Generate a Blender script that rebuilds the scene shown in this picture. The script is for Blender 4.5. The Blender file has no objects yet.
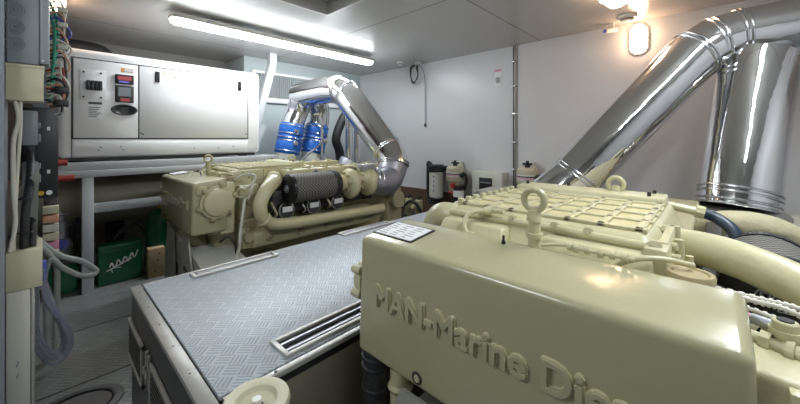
import bpy, bmesh, math, random
from mathutils import Vector, Matrix
random.seed(7)
PI = math.pi
C = bpy.context.scene.collection
S = bpy.context.scene

# ------------------------------------------------------------------ camera, world, exposure
cam_data = bpy.data.cameras.new('camera')
cam_data.sensor_width = 36.0
cam_data.lens = 335 / 800 * 36.0
cam_data.shift_y = -64 / 800
cam_data.clip_start = 0.02
cam = bpy.data.objects.new('camera', cam_data)
C.objects.link(cam)
cam.location = (0, 0, 1.32)
cam.rotation_euler = (PI / 2, 0, math.atan2(315, 335))
S.camera = cam

world = bpy.data.worlds.new('world')
world.use_nodes = True
world.node_tree.nodes['Background'].inputs[0].default_value = (0.5, 0.55, 0.6, 1)
world.node_tree.nodes['Background'].inputs[1].default_value = 0.02
S.world = world
S.view_settings.view_transform = 'Standard'
S.view_settings.look = 'None'
S.view_settings.gamma = 1
S.view_settings.exposure = 0.45
S.view_settings.use_curve_mapping = False
TUBE_EMISSION = 38.0
WARM_EMISSION = 22.0

# ------------------------------------------------------------------ materials
def mat(name, col, rough=0.5, metal=0.0, noise=0.0, nscale=8.0, bump=0.0, bscale=40.0,
        emis=None, estr=0.0, coat=0.0, dirt=None, dirtcol=(0.1, 0.08, 0.05), alpha=None, trans=0.0, aniso=0.0):
    m = bpy.data.materials.new(name)
    m.use_nodes = True
    nt = m.node_tree
    N, L = nt.nodes, nt.links
    b = N['Principled BSDF']
    b.inputs['Base Color'].default_value = (*col, 1)
    b.inputs['Roughness'].default_value = rough
    b.inputs['Metallic'].default_value = metal
    b.inputs['Coat Weight'].default_value = coat
    b.inputs['Coat Roughness'].default_value = 0.15
    if trans:
        b.inputs['Transmission Weight'].default_value = trans
        b.inputs['IOR'].default_value = 1.3
    if emis:
        b.inputs['Emission Color'].default_value = (*emis, 1)
        b.inputs['Emission Strength'].default_value = estr
    tc = N.new('ShaderNodeTexCoord')
    if noise or dirt:
        n = N.new('ShaderNodeTexNoise')
        n.inputs['Scale'].default_value = nscale
        n.inputs['Detail'].default_value = 6
        L.new(tc.outputs['Object'], n.inputs['Vector'])
        mx = N.new('ShaderNodeMix')
        mx.data_type = 'RGBA'
        mx.inputs['A'].default_value = (*[c * (1 - noise) for c in col], 1)
        mx.inputs['B'].default_value = (*[min(1, c * (1 + noise)) for c in col], 1)
        L.new(n.outputs['Fac'], mx.inputs['Factor'])
        out = mx.outputs['Result']
        if dirt:
            n2 = N.new('ShaderNodeTexNoise')
            n2.inputs['Scale'].default_value = nscale * 2.3
            n2.inputs['Detail'].default_value = 8
            L.new(tc.outputs['Object'], n2.inputs['Vector'])
            r = N.new('ShaderNodeMapRange')
            r.inputs['From Min'].default_value = 0.58
            r.inputs['From Max'].default_value = 0.75
            r.inputs['To Max'].default_value = dirt
            L.new(n2.outputs['Fac'], r.inputs['Value'])
            m2 = N.new('ShaderNodeMix')
            m2.data_type = 'RGBA'
            m2.inputs['B'].default_value = (*dirtcol, 1)
            L.new(r.outputs['Result'], m2.inputs['Factor'])
            L.new(out, m2.inputs['A'])
            out = m2.outputs['Result']
        L.new(out, b.inputs['Base Color'])
    if bump:
        n = N.new('ShaderNodeTexNoise')
        n.inputs['Scale'].default_value = bscale
        n.inputs['Detail'].default_value = 3
        L.new(tc.outputs['Object'], n.inputs['Vector'])
        bp = N.new('ShaderNodeBump')
        bp.inputs['Strength'].default_value = bump
        bp.inputs['Distance'].default_value = 0.02
        L.new(n.outputs['Fac'], bp.inputs['Height'])
        L.new(bp.outputs['Normal'], b.inputs['Normal'])
    return m

def tread_plate(name, col, cell, rough, metal, strength, seams=(), colvar=0.15, dist=0.004):
    """five-bar aluminium tread plate, bars at 45 degrees to the room"""
    m = bpy.data.materials.new(name)
    m.use_nodes = True
    nt = m.node_tree
    N, L = nt.nodes, nt.links
    b = N['Principled BSDF']
    b.inputs['Roughness'].default_value = rough
    b.inputs['Metallic'].default_value = metal
    def M(op, a, c=None, d=None):
        n = N.new('ShaderNodeMath')
        n.operation = op
        for i, v in enumerate((a, c, d)):
            if v is None: continue
            if isinstance(v, (int, float)): n.inputs[i].default_value = v
            else: L.new(v, n.inputs[i])
        return n.outputs[0]
    tc = N.new('ShaderNodeTexCoord')
    mp = N.new('ShaderNodeMapping')
    mp.inputs['Rotation'].default_value = (0, 0, PI / 4)
    mp.inputs['Scale'].default_value = (1 / cell,) * 3
    L.new(tc.outputs['Object'], mp.inputs['Vector'])
    sx = N.new('ShaderNodeSeparateXYZ')
    L.new(mp.outputs['Vector'], sx.inputs[0])
    x, y = sx.outputs[0], sx.outputs[1]
    par = M('MODULO', M('ADD', M('ADD', M('FLOOR', x), M('FLOOR', y)), 1000), 2)
    fx, fy = M('FRACT', x), M('FRACT', y)
    npar = M('SUBTRACT', 1, par)
    across = M('ADD', M('MULTIPLY', fx, par), M('MULTIPLY', fy, npar))
    along = M('ADD', M('MULTIPLY', fy, par), M('MULTIPLY', fx, npar))
    wave = M('SINE', M('MULTIPLY', across, 2 * PI * 4))
    bars = M('MULTIPLY', M('ADD', wave, 0.1), 1.6)
    bars = M('MINIMUM', M('MAXIMUM', bars, 0), 1)
    m1 = M('LESS_THAN', M('ABSOLUTE', M('SUBTRACT', along, 0.5)), 0.42)
    h = M('MULTIPLY', bars, m1)
    nz = N.new('ShaderNodeTexNoise')
    nz.inputs['Scale'].default_value = 3
    nz.inputs['Detail'].default_value = 6
    L.new(tc.outputs['Object'], nz.inputs['Vector'])
    mx = N.new('ShaderNodeMix')
    mx.data_type = 'RGBA'
    mx.inputs['A'].default_value = (*[c * (1 - colvar) for c in col], 1)
    mx.inputs['B'].default_value = (*[c * (1 + colvar) for c in col], 1)
    L.new(nz.outputs['Fac'], mx.inputs['Factor'])
    # bars tinted darker: the shading of their relief painted into the colour
    mb = N.new('ShaderNodeMix')
    mb.data_type = 'RGBA'
    mb.blend_type = 'MULTIPLY'
    mb.inputs['B'].default_value = (0.62, 0.63, 0.66, 1)
    L.new(mx.outputs['Result'], mb.inputs['A'])
    L.new(M('MULTIPLY', h, 0.75 * strength), mb.inputs['Factor'])
    out = mb.outputs['Result']
    if seams:
        so = N.new('ShaderNodeSeparateXYZ')
        L.new(tc.outputs['Object'], so.inputs[0])
        acc = None
        for s in seams:
            k = M('LESS_THAN', M('ABSOLUTE', M('SUBTRACT', so.outputs[0], s)), 0.007)
            acc = k if acc is None else M('MAXIMUM', acc, k)
        ms = N.new('ShaderNodeMix')
        ms.data_type = 'RGBA'
        ms.inputs['B'].default_value = (0.02, 0.02, 0.02, 1)
        L.new(out, ms.inputs['A'])
        L.new(acc, ms.inputs['Factor'])
        out = ms.outputs['Result']
    L.new(out, b.inputs['Base Color'])
    bp = N.new('ShaderNodeBump')
    bp.inputs['Strength'].default_value = strength
    bp.inputs['Distance'].default_value = dist
    L.new(h, bp.inputs['Height'])
    L.new(bp.outputs['Normal'], b.inputs['Normal'])
    return m

M_ = {}
M_['cream'] = mat('cream_engine_paint', (0.41, 0.385, 0.238), 0.22, 0, 0.05, 5, 0.06, 25, coat=0.5)
M_['cream_b'] = mat('pale_cream_engine_paint', (0.54, 0.505, 0.315), 0.36, 0, 0.07, 9, 0.08, 60, coat=0.2, dirt=0.1, dirtcol=(0.25, 0.2, 0.1))
M_['cream_d'] = mat('grimy_cream_paint', (0.42, 0.38, 0.23), 0.45, 0, 0.15, 10, 0.15, 50, dirt=0.6, dirtcol=(0.1, 0.08, 0.05))
M_['yellow_cream'] = mat('pocket_shade_cream', (0.56, 0.50, 0.28), 0.5, 0, 0.08, 20, 0.1, 80)
M_['white'] = mat('white_enamel', (0.90, 0.90, 0.92), 0.25, 0, 0.02, 3, coat=0.3)
M_['grey_white'] = mat('white_rack_paint', (0.52, 0.54, 0.56), 0.4, 0, 0.05, 5)
M_['wall'] = mat('pale_grey_wall_panel', (0.58, 0.58, 0.59), 0.34, 0, 0.03, 1.5)
M_['wall_front'] = mat('dark_bulkhead_paint_recess_shade', (0.22, 0.21, 0.19), 0.5, 0, 0.1, 2)
M_['wall_left'] = mat('pale_green_grey_wall_paint', (0.50, 0.56, 0.57), 0.4, 0, 0.04, 1.5)
M_['black'] = mat('black_plastic', (0.012, 0.012, 0.014), 0.4, 0)
M_['rubber'] = mat('black_rubber', (0.02, 0.02, 0.022), 0.55, 0, 0.2, 20, 0.3, 60)
M_['navy'] = mat('navy_rubber', (0.02, 0.035, 0.06), 0.35)
M_['dark'] = mat('dark_machinery', (0.045, 0.042, 0.038), 0.5, 0.2, 0.4, 12, 0.3, 40)
M_['chrome'] = mat('polished_stainless', (0.80, 0.80, 0.82), 0.05, 1.0, 0.03, 2, 0.45, 3)
M_['steel'] = mat('brushed_steel', (0.60, 0.61, 0.63), 0.26, 1.0, 0.08, 8, 0.05, 30)
M_['dull_steel'] = mat('dull_steel', (0.42, 0.42, 0.46), 0.42, 0.85, 0.12, 12, 0.2, 18)
M_['alu'] = mat('aluminium_trim', (0.50, 0.49, 0.46), 0.4, 0.5, 0.1, 10, dirt=0.3, dirtcol=(0.3, 0.25, 0.2))
M_['dark_trim'] = mat('tarnished_trim', (0.30, 0.29, 0.27), 0.4, 0.5, 0.2, 10, dirt=0.5)
M_['side'] = mat('dark_stainless_panel', (0.055, 0.052, 0.048), 0.42, 0.4, 0.25, 3)
M_['olive'] = mat('olive_beige_panel', (0.16, 0.14, 0.10), 0.5, 0.1, 0.15, 4)
M_['grey_box'] = mat('grey_plastic', (0.24, 0.27, 0.29), 0.42, 0, 0.05, 8)
M_['grey_door'] = mat('blue_grey_paint', (0.20, 0.225, 0.25), 0.4, 0, 0.06, 5)
M_['beige'] = mat('beige_plastic', (0.52, 0.49, 0.35), 0.45, 0, 0.06, 6, dirt=0.2, dirtcol=(0.3, 0.22, 0.15))
M_['offwhite'] = mat('offwhite_paint', (0.56, 0.56, 0.49), 0.45, 0, 0.05, 6)
M_['green'] = mat('dark_green_paint', (0.006, 0.11, 0.052), 0.28, 0, 0.15, 4, coat=0.3)
M_['wood'] = mat('raw_wood', (0.42, 0.30, 0.17), 0.7, 0, 0.25, 14, dirt=0.5)
M_['brown'] = mat('dark_brown_wood', (0.10, 0.055, 0.035), 0.6, 0, 0.3, 10)
M_['brass_cap'] = mat('worn_bronze_cream', (0.42, 0.35, 0.20), 0.45, 0.1, 0.2, 40, dirt=0.5, dirtcol=(0.22, 0.12, 0.06))
M_['hatch'] = mat('dark_hatch_paint', (0.10, 0.10, 0.10), 0.5, 0.2, 0.2, 6)
M_['tank'] = mat('grey_beige_tank_paint', (0.30, 0.28, 0.22), 0.45, 0, 0.08, 3)
M_['bed'] = mat('grey_green_bed_paint', (0.36, 0.36, 0.31), 0.5, 0, 0.12, 6, dirt=0.3)
M_['pale_bed'] = mat('pale_grey_bed_paint', (0.52, 0.52, 0.48), 0.5, 0, 0.08, 6)
M_['blue'] = mat('blue_silicone_hose', (0.015, 0.13, 0.52), 0.35, 0, 0.1, 8)
M_['paper'] = mat('printed_paper_label', (0.75, 0.76, 0.76), 0.5, 0, 0.12, 60)
M_['ink'] = mat('dark_print', (0.05, 0.05, 0.06), 0.5)
M_['greyink'] = mat('grey_print', (0.32, 0.33, 0.34), 0.5)
M_['pink'] = mat('pink_print', (0.65, 0.28, 0.38), 0.5)
M_['red'] = mat('red_plastic', (0.30, 0.03, 0.02), 0.4)
M_['redled'] = mat('red_display', (0.22, 0.01, 0.02), 0.3, emis=(1, 0.05, 0.08), estr=0.12)
M_['blueled'] = mat('violet_display', (0.12, 0.08, 0.4), 0.3, emis=(0.25, 0.2, 1), estr=0.1)
M_['yellow'] = mat('yellow_plastic', (0.62, 0.42, 0.03), 0.4)
M_['orange'] = mat('orange_print', (0.75, 0.35, 0.08), 0.5)
M_['gwire'] = mat('green_wire', (0.02, 0.30, 0.19), 0.4)
M_['bwire'] = mat('blue_wire', (0.08, 0.10, 0.42), 0.4)
M_['wwire'] = mat('white_wire', (0.62, 0.60, 0.52), 0.45)
M_['pwire'] = mat('salmon_wire', (0.62, 0.34, 0.22), 0.45)
M_['clear'] = mat('clear_vinyl_hose', (0.58, 0.61, 0.70), 0.12, 0, trans=0.8)
M_['greyhose'] = mat('translucent_grey_hose', (0.38, 0.42, 0.40), 0.2, 0, trans=0.25)
M_['tube_glow'] = mat('fluorescent_diffuser', (0.9, 0.9, 0.9), 0.4, emis=(0.90, 0.96, 1.0), estr=TUBE_EMISSION)
M_['warm_glow'] = mat('warm_lamp_glass', (0.9, 0.8, 0.7), 0.3, emis=(1.0, 0.64, 0.40), estr=WARM_EMISSION)
M_['dome'] = mat('white_plastic', (0.68, 0.67, 0.62), 0.4)
M_['foil'] = mat('crumpled_foil', (0.62, 0.60, 0.56), 0.3, 0.9, 0.1, 10, 0.9, 14)
M_['fabric'] = mat('cream_insulation_blanket', (0.55, 0.50, 0.33), 0.8, 0, 0.15, 9, 0.8, 16)
M_['deck'] = tread_plate('aluminium_tread_plate', (0.49, 0.53, 0.57), 0.05, 0.42, 0.15, 1.0)
M_['floor'] = tread_plate('worn_floor_tread_plate', (0.25, 0.26, 0.25), 0.09, 0.42, 0.15, 0.9, seams=(-2.48, -3.18), colvar=0.3)

def ceiling_mat():
    m = mat('glossy_ceiling_panel', (0.48, 0.47, 0.45), 0.24, 0)
    nt = m.node_tree
    N, L = nt.nodes, nt.links
    b = N['Principled BSDF']
    tc = N.new('ShaderNodeTexCoord')
    sp = N.new('ShaderNodeSeparateXYZ')
    L.new(tc.outputs['Object'], sp.inputs[0])
    def M(op, a, c=None):
        n = N.new('ShaderNodeMath'); n.operation = op
        for i, v in enumerate((a, c)):
            if v is None: continue
            if isinstance(v, (int, float)): n.inputs[i].default_value = v
            else: L.new(v, n.inputs[i])
        return n.outputs[0]
    acc = None
    for ax, s in ((0, -1.57), (0, -4.65), (1, 2.4)):
        k = M('LESS_THAN', M('ABSOLUTE', M('SUBTRACT', sp.outputs[ax], s)), 0.006)
        acc = k if acc is None else M('MAXIMUM', acc, k)
    mx = N.new('ShaderNodeMix'); mx.data_type = 'RGBA'
    mx.inputs['A'].default_value = (0.48, 0.47, 0.45, 1)
    mx.inputs['B'].default_value = (0.20, 0.19, 0.18, 1)
    L.new(acc, mx.inputs['Factor'])
    L.new(mx.outputs['Result'], b.inputs['Base Color'])
    return m
M_['ceiling'] = ceiling_mat()

def grille_mat():
    m = mat('ribbed_grille', (0.42, 0.46, 0.48), 0.4, 0.3)
    nt = m.node_tree
    N, L = nt.nodes, nt.links
    b = N['Principled BSDF']
    tc = N.new('ShaderNodeTexCoord')
    w = N.new('ShaderNodeTexWave')
    w.bands_direction = 'Y'
    w.inputs['Scale'].default_value = 9
    L.new(tc.outputs['Object'], w.inputs['Vector'])
    bp = N.new('ShaderNodeBump')
    bp.inputs['Distance'].default_value = 0.02
    L.new(w.outputs['Fac'], bp.inputs['Height'])
    L.new(bp.outputs['Normal'], b.inputs['Normal'])
    return m
M_['grille'] = grille_mat()

def filter_mat():
    m = mat('pleated_filter_mesh', (0.12, 0.12, 0.12), 0.7, 0.0)
    nt = m.node_tree
    N, L = nt.nodes, nt.links
    b = N['Principled BSDF']
    tc = N.new('ShaderNodeTexCoord')
    k = N.new('ShaderNodeTexChecker')
    k.inputs['Scale'].default_value = 70
    k.inputs['Color1'].default_value = (0.20, 0.19, 0.17, 1)
    k.inputs['Color2'].default_value = (0.035, 0.035, 0.035, 1)
    L.new(tc.outputs['Object'], k.inputs['Vector'])
    L.new(k.outputs['Color'], b.inputs['Base Color'])
    return m
M_['filter'] = filter_mat()

# ------------------------------------------------------------------ mesh helpers
def frame(axis):
    a = Vector(axis).normalized()
    h = Vector((0, 0, 1)) if abs(a.z) < 0.9 else Vector((1, 0, 0))
    u = a.cross(h).normalized()
    return a, u, a.cross(u).normalized()

def spline(pts, n=8):
    P = [Vector(p) for p in pts]
    if len(P) < 3: return P
    out = []
    for i in range(len(P) - 1):
        p0 = P[i - 1] if i > 0 else P[0] * 2 - P[1]
        p1, p2 = P[i], P[i + 1]
        p3 = P[i + 2] if i + 2 < len(P) else P[-1] * 2 - P[-2]
        for k in range(n):
            t = k / n
            out.append(0.5 * ((2 * p1) + (p2 - p0) * t + (2 * p0 - 5 * p1 + 4 * p2 - p3) * t * t + (-p0 + 3 * p1 - 3 * p2 + p3) * t ** 3))
    out.append(P[-1])
    return out

class MB:
    def __init__(self):
        self.bm = bmesh.new()
    def merge(self, b2):
        me = bpy.data.meshes.new('tmp')
        b2.to_mesh(me); b2.free()
        self.bm.from_mesh(me)
        bpy.data.meshes.remove(me)
    def box(self, lo, hi, bev=0.0, seg=2, rot=None, at=None):
        lo, hi = Vector(lo), Vector(hi)
        b = bmesh.new()
        bmesh.ops.create_cube(b, size=1)
        c, s = (lo + hi) / 2, hi - lo
        bmesh.ops.scale(b, vec=[abs(q) for q in s], verts=b.verts)
        if bev: bmesh.ops.bevel(b, geom=b.edges[:], offset=bev, segments=seg, profile=0.5, affect='EDGES')
        if rot: bmesh.ops.rotate(b, cent=(0, 0, 0), matrix=rot, verts=b.verts)
        bmesh.ops.translate(b, vec=c, verts=b.verts)
        self.merge(b)
        return self
    def hexa(self, v8, bev=0.0, seg=3):
        """8 corners: bottom loop 0-3, top loop 4-7"""
        b = bmesh.new()
        vs = [b.verts.new(p) for p in v8]
        for f in ((3, 2, 1, 0), (4, 5, 6, 7), (0, 1, 5, 4), (1, 2, 6, 5), (2, 3, 7, 6), (3, 0, 4, 7)):
            b.faces.new([vs[i] for i in f])
        bmesh.ops.recalc_face_normals(b, faces=b.faces)
        if bev: bmesh.ops.bevel(b, geom=b.edges[:], offset=bev, segments=seg, profile=0.5, affect='EDGES')
        self.merge(b)
        return self
    def prism(self, poly, off, bev=0.0):
        """closed polygon of 3-D points extruded by the vector off"""
        b = bmesh.new()
        f = b.faces.new([b.verts.new(p) for p in poly])
        r = bmesh.ops.extrude_face_region(b, geom=[f])
        bmesh.ops.translate(b, vec=off, verts=[e for e in r['geom'] if isinstance(e, bmesh.types.BMVert)])
        bmesh.ops.recalc_face_normals(b, faces=b.faces)
        if bev: bmesh.ops.bevel(b, geom=b.edges[:], offset=bev, segments=2, profile=0.5, affect='EDGES')
        self.merge(b)
        return self
    def lathe(self, prof, org=(0, 0, 0), axis=(0, 0, 1), n=28):
        """prof: (radius, distance along axis)"""
        a, u, v = frame(axis)
        o = Vector(org)
        rings = []
        for r, d in prof:
            if r < 1e-6: rings.append([self.bm.verts.new(o + a * d)])
            else: rings.append([self.bm.verts.new(o + a * d + (u * math.cos(2 * PI * k / n) + v * math.sin(2 * PI * k / n)) * r) for k in range(n)])
        for A, B in zip(rings, rings[1:]):
            for k in range(n):
                q = (k + 1) % n
                if len(A) == 1 and len(B) == 1: continue
                if len(A) == 1: self.bm.faces.new((A[0], B[k], B[q]))
                elif len(B) == 1: self.bm.faces.new((A[q], A[k], B[0]))
                else: self.bm.faces.new((A[q], A[k], B[k], B[q]))
        return self
    def cyl(self, p0, p1, r0, r1=None, n=24, ch=0.0):
        r1 = r0 if r1 is None else r1
        p0, p1 = Vector(p0), Vector(p1)
        L = (p1 - p0).length
        prof = [(0, 0), (r0 - ch, 0)] + ([(r0, ch)] if ch else []) + ([(r1, L - ch)] if ch else []) + [(r1 - ch, L), (0, L)]
        return self.lathe(prof, p0, p1 - p0, n)
    def tube(self, pts, r, n=14, smooth=8, closed=False, cap=True):
        P = spline(pts, smooth) if smooth else [Vector(p) for p in pts]
        if closed: P = P[:-1]
        m = len(P)
        rr = r if callable(r) else (lambda t: r)
        a, u, v = frame((P[1] - P[0]))
        rings = []
        for i, p in enumerate(P):
            if closed: d = P[(i + 1) % m] - P[i - 1]
            else: d = P[min(i + 1, m - 1)] - P[max(i - 1, 0)]
            d.normalize()
            u = (u - d * u.dot(d)).normalized()
            w = d.cross(u)
            R = rr(i / (m - 1))
            rings.append([self.bm.verts.new(p + (u * math.cos(2 * PI * k / n) + w * math.sin(2 * PI * k / n)) * R) for k in range(n)])
        pairs = list(zip(rings, rings[1:])) + ([(rings[-1], rings[0])] if closed else [])
        for A, B in pairs:
            for k in range(n):
                q = (k + 1) % n
                self.bm.faces.new((A[k], A[q], B[q], B[k]))
        if cap and not closed:
            self.bm.faces.new(rings[0][::-1]); self.bm.faces.new(rings[-1])
        return self
    def torus(self, c, axis, R, r, n=32, k=12, a0=0, a1=2 * PI):
        a, u, v = frame(axis)
        c = Vector(c)
        full = abs(a1 - a0 - 2 * PI) < 1e-4
        m = n if full else n + 1
        pts = [c + (u * math.cos(a0 + (a1 - a0) * i / n) + v * math.sin(a0 + (a1 - a0) * i / n)) * R for i in range(m)]
        if full: pts.append(pts[0].copy())
        return self.tube(pts, r, k, 0, closed=full)
    def ball(self, c, r, sc=(1, 1, 1), n=16):
        b = bmesh.new()
        bmesh.ops.create_uvsphere(b, u_segments=n, v_segments=n // 2 + 2, radius=r)
        bmesh.ops.scale(b, vec=sc, verts=b.verts)
        bmesh.ops.translate(b, vec=c, verts=b.verts)
        self.merge(b)
        return self
    def hexbolt(self, c, axis, r, h):
        a = Vector(axis).normalized(); c = Vector(c)
        self.cyl(c, c + a * h * 0.25, r * 1.35, n=16)
        self.cyl(c + a * h * 0.25, c + a * h, r, n=6)
        return self
    def mark(self):
        if not hasattr(self, 'cuts'): self.cuts = []
        self.bm.faces.ensure_lookup_table()
        self.cuts.append(len(self.bm.faces))
        return self
    def build_each(self, name, m, parent):
        """one mesh object for each marked piece"""
        me = bpy.data.meshes.new('tmp'); self.bm.to_mesh(me); self.bm.free()
        out, a = [], 0
        for c_ in self.cuts:
            p = MB(); p.bm.from_mesh(me)
            p.bm.faces.ensure_lookup_table()
            bmesh.ops.delete(p.bm, geom=[f for i, f in enumerate(p.bm.faces) if not a <= i < c_], context='FACES')
            out.append(p.build(name, m, parent)); a = c_
        bpy.data.meshes.remove(me)
        return out
    def build(self, name, m, parent=None, ang=38, label=None):
        bm = self.bm
        bmesh.ops.recalc_face_normals(bm, faces=bm.faces)
        for f in bm.faces: f.smooth = True
        th = math.radians(ang)
        for e in bm.edges:
            if len(e.link_faces) == 2 and e.calc_face_angle(0) > th: e.smooth = False
        me = bpy.data.meshes.new(name)
        bm.to_mesh(me); bm.free()
        me.materials.append(M_[m] if isinstance(m, str) else m)
        o = bpy.data.objects.new(name, me)
        C.objects.link(o)
        if parent is not None: o.parent = parent
        if label: o['label'] = label
        return o

def thing(name, label, cat, loc=(0, 0, 0), group=None):
    o = bpy.data.objects.new(name, None)
    o.empty_display_size = 0.05
    C.objects.link(o)
    o.location = loc
    return tag(o, label, cat, group)
def tag(o, label, cat, group=None):
    o['label'] = label; o['category'] = cat
    if group: o['group'] = group
    return o
def struct(o):
    o['kind'] = 'structure'
    return o
def copy_tree(o, parent=None):
    c = o.copy(); C.objects.link(c)
    if parent is not None: c.parent = parent
    for ch in o.children: copy_tree(ch, c)
    return c
def text_mesh(name, s, size, ext, m, parent, matrix, offset=0.0, width=None, bevel=0.0, align='LEFT', bold=0.0):
    cu = bpy.data.curves.new('lettering_curve', 'FONT')
    cu.body = s; cu.size = size; cu.extrude = ext; cu.offset = offset; cu.bevel_depth = bevel
    cu.align_x = align
    cu.resolution_u = 3
    t = bpy.data.objects.new('lettering_curve', cu)
    C.objects.link(t)
    bpy.context.view_layer.update()
    me = bpy.data.meshes.new_from_object(t.evaluated_get(bpy.context.evaluated_depsgraph_get()))
    bpy.data.objects.remove(t); bpy.data.curves.remove(cu)
    if width:
        xs = [v.co.x for v in me.vertices]
        k = width / (max(xs) - min(xs)); x0 = min(xs)
        for v in me.vertices: v.co.x = (v.co.x - x0) * k
    if bold:
        b2 = bmesh.new()
        for k in range(8):
            m2 = me.copy()
            m2.transform(Matrix.Translation((bold * math.cos(k * PI / 4), bold * math.sin(k * PI / 4), 0)))
            b2.from_mesh(m2); bpy.data.meshes.remove(m2)
        bmesh.ops.recalc_face_normals(b2, faces=b2.faces)
        b2.to_mesh(me); b2.free()
        # fuse the overlapping copies into one cast relief
        t = bpy.data.objects.new('lettering_union', me); C.objects.link(t)
        md = t.modifiers.new('remesh', 'REMESH'); md.mode = 'VOXEL'; md.voxel_size = .0011
        sm = t.modifiers.new('soften', 'SMOOTH'); sm.iterations = 2
        bpy.context.view_layer.update()
        me2 = bpy.data.meshes.new_from_object(t.evaluated_get(bpy.context.evaluated_depsgraph_get()))
        bpy.data.objects.remove(t); bpy.data.meshes.remove(me); me = me2
    me.transform(matrix)
    for p in me.polygons: p.use_smooth = bool(bold)
    me.materials.clear(); me.materials.append(M_[m])
    o = bpy.data.objects.new(name, me); C.objects.link(o)
    if parent is not None: o.parent = parent
    return o

# ================================================================== THE ROOM
X0, X1, Y0, Y1, H = -5.0, 1.9, -1.7, 4.2, 2.52
struct(MB().box((X0 - .8, Y0 - .1, -.1), (X1 + .1, Y1 + .1, 0)).build('floor', 'floor'))
# ceiling with a recessed hatch opening
hx0, hx1, hy0, hy1 = -2.71, -1.9, 0.4, 1.86
c = MB()
c.box((X0 - .8, Y0 - .1, H), (hx0, Y1 + .1, H + .1)).box((hx1, Y0 - .1, H), (X1 + .1, Y1 + .1, H + .1))
c.box((hx0, Y0 - .1, H), (hx1, hy0, H + .1)).box((hx0, hy1, H), (hx1, Y1 + .1, H + .1))
c.box((hx0 - .02, hy0 - .02, H + .1), (hx1 + .02, hy1 + .02, H + .5))
o = c.build('ceiling', 'ceiling'); struct(o)
c = MB()
w = .025
c.box((hx0 - w, hy0 - w, H - .02), (hx0, hy1 + w, H)).box((hx1, hy0 - w, H - .02), (hx1 + w, hy1 + w, H))
c.box((hx0, hy0 - w, H - .02), (hx1, hy0, H)).box((hx0, hy1, H - .02), (hx1, hy1 + w, H))
struct(c.build('trim_1', 'alu'))
struct(MB().box((X0 - .8, 2.0, 0), (X0, Y1, H)).build('wall_left', 'wall_left'))
struct(MB().box((X0 - .8, Y0, 0), (X0 - .65, 2.0, H)).build('wall_recess', 'wall_front'))  # dark colour stands in for the shade in the gap above the generator
struct(MB().box((X1, Y0, 0), (X1 + .1, Y1, H)).build('wall_right', 'wall'))
struct(MB().box((X0 - .8, Y1, 0), (X1 + .1, Y1 + .1, H)).build('wall_back', 'wall'))
struct(MB().box((X0 - .8, Y0 - .1, 0), (X1 + .1, Y0, H)).build('wall_front', 'wall_front'))
struct(MB().box((X0, Y1 - .03, 0), (-2.45, Y1, .50)).build('baseboard_back', 'brown'))
# vertical conduit on the back wall
t = thing('conduit', 'thin dark vertical cable conduit running from ceiling down the back wall', 'conduit', (-1.887, 4.18, 0))
MB().cyl((0, 0, .2), (0, 0, H - .002), .012, n=12).build('pipe', 'dark_trim', t)
MB().box((-.03, .006, .2), (-.012, .02, H - .002)).build('backing_strip', 'dark', t)
for z in (.9, 1.25, 1.62, 1.98, 2.3):
    MB().box((-.035, -.02, z), (.03, .02, z + .022), .003).build('clip', 'steel', t)
struct(MB().box((-1.865, Y1 - .004, 0), (-1.858, Y1, H)).build('trim_2', 'greyink'))

# ------------------------------------------------------------------ lights
def tube_fixture(loc, length, along, label):
    t = thing('fluorescent_light', label, 'light', loc, 'fluorescent lights')
    for y in (-length * .35, length * .35):
        MB().box((-.02, y - .03, 0), (.02, y + .03, H - loc[2] - .001), .003).build('hanger', 'steel', t)
    L2 = length / 2
    MB().box((-.075, -L2, -.045), (.075, L2, 0), .01).build('housing', 'dome', t)
    b = MB()
    n = 10
    sec = [(-.065 * math.cos(PI * k / n), -.045 - .05 * math.sin(PI * k / n)) for k in range(n + 1)]
    prev = None
    for y, s in ((-L2 + .0, .2), (-L2 + .012, .75), (-L2 + .04, 1), (L2 - .04, 1), (L2 - .012, .75), (L2, .2)):
        ring = [b.bm.verts.new((x * s, y, -.045 + (z + .045) * s)) for x, z in sec]
        if prev:
            for k in range(n): b.bm.faces.new((prev[k], prev[k + 1], ring[k + 1], ring[k]))
        else: b.bm.faces.new(ring)
        prev = ring
    b.bm.faces.new(prev[::-1])
    b.build('diffuser', 'tube_glow', t)
    for y in (-L2 * .75, L2 * .8):
        MB().box((.07, y - .02, -.05), (.085, y + .02, -.02), .002).build('clip', 'steel', t)
    t.rotation_euler.z = along
    return t
tube_fixture((-3.68, 2.05, 2.478), 2.5, 0.0, 'long glowing tube light on the ceiling above the far engine')
tube_fixture((.4, 1.5, 2.478), 2.0, 0.0, 'added unseen tube light over the outboard side of the near engine')  # out-of-view fixture added to light the near engine cover

tube_fixture((-1.3, -1.1, 2.478), 1.2, PI / 2, 'unseen short tube light added on the ceiling near the forward wall')  # out-of-view fixture added behind the camera to brighten the front faces

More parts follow.
